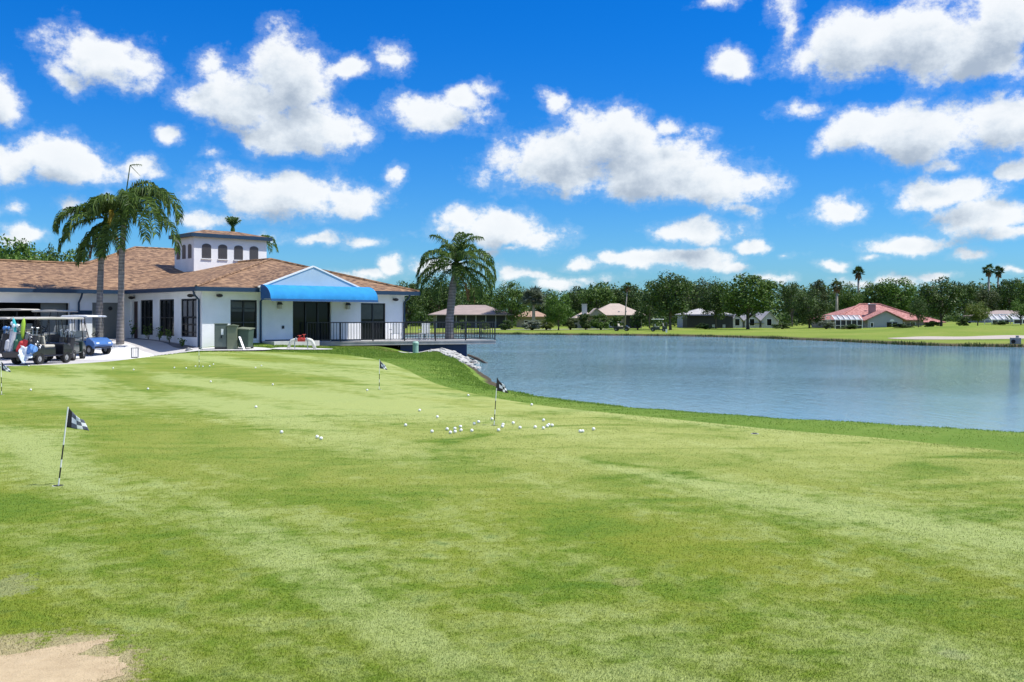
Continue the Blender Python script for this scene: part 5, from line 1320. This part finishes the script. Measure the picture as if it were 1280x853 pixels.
# tan house with chimney
d = 176; c = house(768, d, -.6, 0, 'house with a big pale tan hip roof, small gable and white chimney')
m = MB(); m.box(X(738), X(803), .9, 12, 0, Z(394)); m.box(X(721), X(737.8), 1.5, 8, 0, Z(397)); m.build('wall', M['house_wall'], c)
m = MB(); hip(m, X(738), X(808), 0, 13, Z(394)+.02, Z(379), 4.3, 4.3); m.build('roof', M['roof_tan'], c)
m = MB(); hip(m, X(718), X(742), .6, 9, Z(397.5)+.02, Z(389), 2.0, 1.0); m.build('roof', M['roof_tan'], c, label='small lower roof at the left')
m = MB(); m.prism([(X(735),Z(395)),(X(756),Z(395)),(X(745),Z(386.5))], -.9, -.6, 'y'); g = m.build('gable', M['house_wall'], c)
m = MB(); m.slab([(X(733),-1.1,Z(396)+.15),(X(745),-1.1,Z(386)+.1),(X(745),5,Z(386)+.1),(X(733),1,Z(396)+.15)], .12); m.slab([(X(745),-1.1,Z(386)+.1),(X(758),-1.1,Z(396)+.15),(X(758),1,Z(396)+.15),(X(745),5,Z(386)+.1)], .12); m.build('gable_roof', M['roof_tan'], g)
m = MB(); m.box(X(728.5), X(734.5), 1.5, 2.4, Z(397), Z(381)); ch = m.build('chimney', M['house_white'], c); m = MB(); m.box(X(728), X(735), 1.4, 2.5, Z(381)+.01, Z(380)); m.build('chimney_cap', M['house_white'], ch)
m = MB(); m.box(X(781), X(801), .7, .89, .2, Z(395)); m.build('screen_front', M['screen'], c)
for p in (762, 771): hwin(c, X(p), X(p+6), .9, .5, 1.5)
for p in (775, 784):
    m = MB(); m.tube([(X(p), 1.6, Z(392)), (X(p), 1.6, Z(389))], .16, 6); m.build('roof_vent', M['house_grey'], c)
# house with the black porch
d = 184; c = house(886, d, -.7, 0, 'house with a pale grey roof above a long black screened porch, under the oaks')
m = MB(); m.box(X(860), X(915), 3, 12, 0, Z(393)); m.build('wall', M['house_grey'], c)
m = MB(); hip(m, X(858), X(918), 1.4, 13, Z(393.2)+.02, Z(385), 4, 4); m.build('roof', M['roof_pale'], c)
m = MB(); m.box(X(857), X(914), -1.5, 2.98, .0, Z(395.5)); m.build('porch', M['screen'], c)
m = MB(); m.slab([(X(856),-1.8,Z(395.5)+.14),(X(915),-1.8,Z(395.5)+.14),(X(913),1.5,Z(393.4)),(X(860),1.5,Z(393.4))], .12); m.build('porch_roof', M['screen'], c)
for p in (880, 888, 901):
    m = MB(); m.box(X(p), X(p+3.4), -1.62, -1.502, .35, .95); m.build('porch_screen', M['house_grey'], c)
# white house
d = 188; c = house(950, d, -.8, 0, 'white house with two pointed gables glimpsed between the oak trunks')
m = MB(); m.box(X(917), X(976), 1.5, 11, 0, Z(400)); m.build('wall', M['house_white'], c)
for a, b_, t in ((916, 929, 394), (953, 972, 390.5), (932, 950, 393)):
    m = MB(); m.prism([(X(a),0),(X(b_),0),(X(b_),Z(401)),(X((a+b_)/2),Z(t)),(X(a),Z(401))], .6, 1.49, 'y'); g = m.build('gable', M['house_white'], c)
    m = MB(); mid = X((a+b_)/2); m.slab([(X(a)-.3,.3,Z(401.5)),(mid,.3,Z(t-1)),(mid,9,Z(t-1)),(X(a)-.3,9,Z(401.5))], .12); m.slab([(mid,.3,Z(t-1)),(X(b_)+.3,.3,Z(401.5)),(X(b_)+.3,9,Z(401.5)),(mid,9,Z(t-1))], .12); m.build('gable_roof', M['roof_pale'], g)
    hwin(c, mid-.55, mid+.55, .6, .7, 2.2)
m = MB(); m.box(X(936), X(956), .3, .55, Z(404.5), Z(404)); m.build('balcony_rail', M['black_metal'], c)
# red-roofed house
d = 172; c = house(1105, d, -.62, 0, 'wide house with a bright red tile roof, grey gable wall and brick chimney')
X0, X1 = X(1044), X(1160)
m = MB(); m.box(X(1047), X(1157), .9, 15, 0, Z(400)); m.box(X(1160), X(1186), 3, 12, 0, Z(403)); m.build('wall', M['house_wall'], c)
m = MB(); hip(m, X0, X1, 0, 16, Z(400)+.02, Z(380), X(1095)-X0, X1-X(1120)); rf = m.build('roof', M['red_tile'], c)
m = MB(); m.tube([(X(1120), 8, Z(380)+.08), (X1, 0, Z(400)+.1)], .14, 6); m.tube([(X(1095),8,Z(380)+.08),(X(1120),8,Z(380)+.08)], .14, 6); m.tube([(X(1095),8,Z(380)+.08),(X0,0,Z(400)+.1)], .14, 6); m.build('ridge_tile', M['red_tile'], rf)
m = MB(); hip(m, X(1157), X(1190), 2.2, 13, Z(403)+.02, Z(394), 2.5, 3.5); m.build('roof', M['red_tile'], c, label='lower red roof at the right end')
ga, gb, gm = X(1078), X(1121), X(1100)
m = MB(); m.prism([(ga,0),(gb,0),(gb,Z(400)),(gm,Z(389.5)),(ga,Z(400))], -2.6, .89, 'y'); g = m.build('gable', M['house_grey'], c)
zt, ze = Z(388.3), Z(400.5)
m = MB(); m.slab([(ga-.7,-3.0,ze),(gm,-3.0,zt),(gm,4.6,zt),(ga-.7,.2,ze)], .14); m.slab([(gm,-3.0,zt),(gb+.7,-3.0,ze),(gb+.7,.2,ze),(gm,4.6,zt)], .14); m.build('gable_roof', M['red_tile'], g)
m = MB(); m.box(X(1101.5), X(1114), -2.66, -2.602, .35, Z(403)); dw = m.build('patio_door', M['glass'], c)
m = MB(); m.box(X(1107.4), X(1108.2), -2.70, -2.661, .35, Z(403)); m.build('door_frame', M['white'], dw)
fanx, fanr = X(1107.8), .42
m = MB(); m.prism([(fanx + fanr*1.0*math.cos(t), Z(402) + fanr*math.sin(t)) for t in np.linspace(0, PI, 10)], -2.66, -2.602, 'y'); m.build('fan_light', M['white'], c)
hwin(c, X(1081), X(1085), -2.6, .45, Z(403)); hwin(c, X(1126), X(1133), .9, .5, Z(402.5)); hwin(c, X(1140), X(1147), .9, .5, Z(402.5))
m = MB(); m.box(X(1091), X(1098), 1.2, 2.2, Z(394), Z(381)); ch = m.build('chimney', mat('chimney_brick', (.34,.22,.20), .85, .2, 2), c); m = MB(); m.box(X(1090.4), X(1098.6), 1.1, 2.3, Z(381)+.01, Z(380)); m.build('chimney_cap', M['house_grey'], ch)
m = MB(); m.sphere((X(1098), 4.5, Z(380.6)), .26, 8, 6); m.build('roof_vent', M['white'], c)
def lanai(px0, px1, d, base, py_e, py_t, n, label, depth=5.0):
    x0, x1 = px2x(px0, d), px2x(px1, d); c = empty('screen_enclosure', ((x0+x1)/2, d, base), 0, label, 'screen enclosure', 'white framed pool enclosures')
    w = (x1-x0)/2; ze = zat(py_e, d) - base; zt = zat(py_t, d) - base; m = MB(); b = .10
    for i in range(n):
        x = -w + 2*w*i/(n-1)
        m.bar((x,0,0), (x,0,ze), b, b); m.bar((x,0,ze), (x,depth*.35,zt), b, b); m.bar((x,depth*.35,zt), (x,depth,zt), b, b)
    m.bar((-w,0,ze),(w,0,ze),b*1.15,b*1.15); m.bar((-w,depth*.35,zt),(w,depth*.35,zt),b*1.15,b*1.15); m.bar((-w,0,ze*.45),(w,0,ze*.45),b*.8,b*.8)
    for s in (-w, w):
        m.bar((s,depth,0),(s,depth,zt),b,b); m.bar((s,depth*.5,0),(s,depth*.5,zt),b*.95,b*.95); m.bar((s,0,ze),(s,depth,ze),b*.9,b*.9)
    m.build('frame', M['white'], c)
    m = MB(); m.box(-w+.2,w-.2,.12,.16,.1,ze-.1); m.build('screen_panel', M['screen'], c)
    m = MB(); m.slab([(-w+.1,.3,ze-.05),(w-.1,.3,ze-.05),(w-.1,depth*.35,zt-.14),(-w+.1,depth*.35,zt-.14)], .02); m.build('roof_screen', M['house_grey'], c)
lanai(1044, 1078, 165, -.55, 400, 394.5, 6, 'white framed screen enclosure at the left end of the red-roofed house', 5)
lanai(1240, 1263, 160, -.1, 400, 393.5, 4, 'white framed screen enclosure near the right edge, left of the hanging bright tree', 5)
lanai(1267, 1300, 158, .0, 399.5, 393, 4, 'white framed screen enclosure cut by the right edge', 5)
d = 176; c = house(1262, d, -.2, 0, 'house with a pale roof behind the white screen enclosures at the far right')
m = MB(); m.box(X(1238), X(1310), .5, 9, 0, Z(395)); m.build('wall', M['house_grey'], c); m = MB(); hip(m, X(1235), X(1314), 0, 10, Z(395)+.02, Z(388), 4, 4); m.build('roof', M['roof_grey'], c)

# ------------------------------------------------------------------ sky, sun, camera
SUN_EL, SUN_AZ = R(61), R(93)          # azimuth clockwise from +Y: the sun stands to the right, a touch on the camera's side
world = bpy.data.worlds.new('World'); scene.world = world; world.use_nodes = True
nd, lk = world.node_tree.nodes, world.node_tree.links
bg_ = nd['Background']; bg_.inputs[1].default_value = .1
sky = nd.new('ShaderNodeTexSky'); sky.sky_type = 'NISHITA'; sky.sun_disc = False; sky.sun_elevation = SUN_EL; sky.sun_rotation = SUN_AZ
sky.air_density = 1.0; sky.dust_density = .4; sky.ozone_density = 3.0; sky.altitude = 0
SKY_TOP, SKY_LOW = (.05, .62, 1.16), (.36, .68, 1.04)
CLOUD_STOPS = [(0, (7.1, 7.3, 7.45)), (.34, (5.6, 6.1, 6.6)), (1.0, (3.1, 3.7, 4.5))]
hsv = nd.new('ShaderNodeHueSaturation'); hsv.inputs['Hue'].default_value = .497; hsv.inputs['Saturation'].default_value = 1.32; hsv.inputs['Value'].default_value = 1.0
lk.new(sky.outputs[0], hsv.inputs['Color']); SKYCOL = hsv.outputs[0]
tc = nd.new('ShaderNodeTexCoord'); sp = nd.new('ShaderNodeSeparateXYZ'); lk.new(tc.outputs['Generated'], sp.inputs[0])
az = math_(nd, lk, 'ARCTAN2', sp.outputs[0], sp.outputs[1]); el = math_(nd, lk, 'ARCSINE', sp.outputs[2])
tint = mixc(nd, lk, 1.0, SKYCOL, mixc(nd, lk, smooth_map(nd, lk, el, .0, .34), SKY_LOW, SKY_TOP), 'MULTIPLY')
cb = nd.new('ShaderNodeCombineXYZ'); lk.new(az, cb.inputs[0]); lk.new(el, cb.inputs[1]); P0 = cb.outputs[0]
CLOUDS = [(125,70,66,30,1),(85,95,34,22,.7),(165,85,34,24,.8),(0,118,28,32,1),(75,200,80,28,1.1),(15,205,45,26,1),(178,208,26,15,.8),
 (365,92,62,46,1.1),(300,130,74,36,1.05),(395,160,70,32,1.05),(345,165,60,26,1),(432,85,34,16,.75),(490,74,22,17,.6),(255,80,22,12,.5),(540,146,60,24,.85),(582,126,24,16,.8),(500,135,24,12,.6),
 (217,168,20,12,.8),(355,243,108,28,1.1),(300,235,55,26,1),(430,250,44,24,1),(87,256,17,12,.6),(30,293,32,12,.85),(240,274,38,14,.6),(492,218,12,10,.45),
 (620,288,78,22,1.1),(572,274,36,18,1),(665,300,36,17,1),(700,190,62,36,1.05),(760,172,68,38,1.1),(700,210,90,32,1.1),(820,212,90,36,1.1),(880,228,80,28,1.1),(945,228,42,20,.9),(690,128,16,12,.55),(835,160,16,12,.5),
 (912,82,26,18,.8),(1060,60,70,42,1.05),(1150,50,110,48,1.1),(1230,60,80,46,1.15),(1265,30,60,50,1.15),(985,40,18,34,.55),(1010,75,40,20,.6),(900,0,24,9,.5),
 (1150,165,100,32,1.1),(1070,160,42,26,1),(1240,160,70,40,1.1),(1000,140,30,9,.5),(1030,185,12,12,.4),(1048,268,40,18,1),(1185,243,72,22,1.05),(1225,270,75,24,1.05),(1268,292,40,12,.9),(1268,212,28,14,.9),
 (1128,306,56,12,1),(1043,332,24,7,.8),(870,290,54,18,1),(850,325,70,9,.7),(940,307,28,10,1),(800,325,34,9,.75),(880,332,48,9,.7),(728,332,24,8,.85),(655,342,32,10,.85),(696,352,50,9,.5),
 (485,332,22,13,.95),(460,342,34,8,.8),(395,300,26,8,.8),(457,305,26,9,.7),(430,346,60,9,.5),(1170,345,28,6,.7),(1272,340,22,6,.7),(960,345,40,6,.5),(1100,352,50,6,.45),(570,335,60,9,.5),(340,300,24,10,.5),(762,324,16,6,.7),(915,333,20,6,.65),(985,318,14,6,.5),(540,330,20,6,.5),(610,318,16,6,.5),(1215,322,24,6,.55),(1090,322,16,5,.5),(640,312,14,5,.5),(735,350,30,6,.5),(20,265,18,9,.5),(130,250,14,7,.45),(270,188,14,8,.45),(610,110,14,9,.4),(1180,205,20,8,.4),(930,260,24,7,.4)]
def to_dir(px, py):
    v = Vector((px-CX, F, HY-py)).normalized(); return math.atan2(v.x, v.y), math.asin(v.z)
def vmath(op, a, b=None, c=None, nd=nd, lk=lk):
    m = nd.new('ShaderNodeVectorMath'); m.operation = op
    for i, val in enumerate((a, b, c)):
        if val is None: continue
        if hasattr(val, 'links'): lk.new(val, m.inputs[i])
        else: m.inputs[i].default_value = val
    return m
OFF = (.007, .026, 0)
def noise2(vec, scale, detail, rough):
    n = noise(nd, lk, vec, scale, detail, rough); n.noise_dimensions = '2D'; return n
nz_w = noise2(P0, 15, 4, .6)
warp = vmath('MULTIPLY_ADD', nz_w.outputs['Color'], (.034,.020,0), (-.017,-.010,0)).outputs[0]
PW = (vmath('ADD', P0, warp).outputs[0], vmath('ADD', vmath('ADD', P0, warp).outputs[0], OFF).outputs[0])
PN = (P0, vmath('ADD', P0, OFF).outputs[0])
NZ = []
for P_ in PN:
    n1 = noise2(vmath('MULTIPLY', P_, (1, 1.3, 1)).outputs[0], 19, 8, .66)
    NZ.append(math_(nd, lk, 'MULTIPLY_ADD', n1.outputs[0], 2.5, -1.25))
cr_stops = CLOUD_STOPS
def cloud_bg(f0, f1, nd, lk, tint, gain=1.0):
    dens = math_(nd, lk, 'MAXIMUM', smooth_map(nd, lk, f0, -.02, .72), math_(nd, lk, 'MULTIPLY', smooth_map(nd, lk, f0, -.30, .25), .14))
    thick = math_(nd, lk, 'ADD', math_(nd, lk, 'MULTIPLY', smooth_map(nd, lk, f1, -.1, 1.85), 1.0), math_(nd, lk, 'MULTIPLY', smooth_map(nd, lk, f0, .3, 2.0), .12), None, True)
    cr = ramp(nd, [(p, tuple(x*gain for x in c)) for p, c in cr_stops]); lk.new(thick, cr.inputs[0])
    fin = mixc(nd, lk, math_(nd, lk, 'MULTIPLY', dens, .97), tint, cr.outputs[0])
    b = nd.new('ShaderNodeBackground'); b.inputs[1].default_value = .1; lk.new(fin, b.inputs[0]); return b.outputs[0]
def tile(a0, a1, e0, e1):
    gt_ = bpy.data.node_groups.new('clouds', 'ShaderNodeTree'); gn, gl = gt_.nodes, gt_.links
    for nm, ty in (('P', 'NodeSocketVector'), ('Q', 'NodeSocketVector'), ('NP', 'NodeSocketFloat'), ('NQ', 'NodeSocketFloat'), ('Sky', 'NodeSocketColor')):
        gt_.interface.new_socket(nm, in_out='INPUT', socket_type=ty)
    gt_.interface.new_socket('Shader', in_out='OUTPUT', socket_type='NodeSocketShader')
    gi = gn.new('NodeGroupInput'); go = gn.new('NodeGroupOutput')
    f = []
    for P_, nz in ((gi.outputs[0], gi.outputs[2]), (gi.outputs[1], gi.outputs[3])):
        cur = None
        for (px, py, rx, ry, wgt) in CLOUDS:
            a, e = to_dir(px, py); ca = math.cos(a); rx_ = rx/F*ca*ca*1.15; ry_ = ry/F*ca*1.2
            pa, pe = rx_*1.7+.025, ry_*1.7+.035
            if a + pa < a0 or a - pa > a1 or e + pe < e0 or e - pe > e1: continue
            v = vmath('MULTIPLY_ADD', P_, (1/rx_, 1/ry_, 0), (-a/rx_, -e/ry_, 0), gn, gl).outputs[0]
            ln = vmath('LENGTH', v, None, None, gn, gl).outputs['Value']
            g = math_(gn, gl, 'MULTIPLY_ADD', ln, -wgt*1.4, wgt*1.4)
            cur = g if cur is None else math_(gn, gl, 'SMOOTH_MAX', cur, g, .15)
        f.append(math_(gn, gl, 'ADD', cur, nz) if cur else math_(gn, gl, 'ADD', nz, -1.0))
    gl.new(cloud_bg(f[0], f[1], gn, gl, gi.outputs[4]), go.inputs[0])
    n = nd.new('ShaderNodeGroup'); n.node_tree = gt_
    for k, src in enumerate((PW[0], PW[1], NZ[0], NZ[1], tint)): lk.new(src, n.inputs[k])
    return n.outputs[0]
def generic():
    f = []
    for P_, nz in zip(PN, NZ):
        big = noise2(vmath('MULTIPLY', P_, (1, 1.7, 1)).outputs[0], 3.4, 2, .5)
        gate = math_(nd, lk, 'MAXIMUM', smooth_map(nd, lk, math_(nd, lk, 'ABSOLUTE', az), .74, .95), smooth_map(nd, lk, el, .50, .66))
        g = math_(nd, lk, 'ADD', math_(nd, lk, 'MULTIPLY_ADD', big.outputs[0], 5.0, -2.8), nz)
        f.append(math_(nd, lk, 'ADD', g, math_(nd, lk, 'MULTIPLY_ADD', gate, 4.0, -4.0)))
    return cloud_bg(f[0], f[1], nd, lk, tint, 1.8)      # unseen clouds outside the view, brightened beyond the visible ones to fill shaded walls
def pick(cond, a, b):      # cond 0 -> a, 1 -> b; a hard step, so that only one branch is evaluated
    m = nd.new('ShaderNodeMixShader'); lk.new(cond, m.inputs[0]); lk.new(a, m.inputs[1]); lk.new(b, m.inputs[2]); return m.outputs[0]
def gt(v, t): return math_(nd, lk, 'GREATER_THAN', v, t)
EA = [-.74, -.38, -.26, -.13, 0, .13, .26, .38, .74]; EE = [-.02, .075, .16, .50]
def rows(a0, a1):
    out = tile(a0, a1, EE[0], EE[1])
    for k in (1, 2): out = pick(gt(el, EE[k]), out, tile(a0, a1, EE[k], EE[k+1]))
    return out
def cols(lo, hi):
    if hi - lo == 1: return rows(EA[lo], EA[hi])
    mid = (lo + hi) // 2
    return pick(gt(az, EA[mid]), cols(lo, mid), cols(mid, hi))
inside = math_(nd, lk, 'MULTIPLY', math_(nd, lk, 'LESS_THAN', math_(nd, lk, 'ABSOLUTE', az), .74), math_(nd, lk, 'LESS_THAN', el, .50))
up_ = pick(inside, generic(), cols(0, 8))
lk.new(tint, bg_.inputs[0])
fin = pick(gt(el, -.01), bg_.outputs[0], up_)
lk.new(fin, nd['World Output'].inputs[0])
world.cycles.sampling_method = 'MANUAL'; world.cycles.sample_map_resolution = 256

sl = bpy.data.lights.new('sun', 'SUN'); sl.energy = 4.5; sl.angle = R(.53); sl.color = (1, .955, .88)
so_ = bpy.data.objects.new('sun', sl); COL.objects.link(so_)
sd_ = Vector((math.sin(SUN_AZ)*math.cos(SUN_EL), math.cos(SUN_AZ)*math.cos(SUN_EL), math.sin(SUN_EL)))
so_.rotation_euler = (-sd_).to_track_quat('-Z', 'Y').to_euler(); so_.location = (40, -10, 60)

cam = bpy.data.cameras.new('camera'); co = bpy.data.objects.new('camera', cam); COL.objects.link(co)
cam.sensor_width = 36; cam.lens = F / 1280 * 36; cam.shift_y = -(426.5 - HY) / 1280; cam.clip_start = .1; cam.clip_end = 8000
co.location = (0, 0, EYE); co.rotation_euler = (R(90), 0, 0); scene.camera = co
vs_ = scene.view_settings; vs_.view_transform = 'Standard'; vs_.look = 'None'; vs_.gamma = 1; vs_.use_curve_mapping = False; vs_.exposure = .45
scene.render.engine = 'CYCLES'; scene.cycles.use_denoising = True; scene.cycles.max_bounces = 6
try: scene.cycles.denoiser = 'OPENIMAGEDENOISE'
except Exception: pass
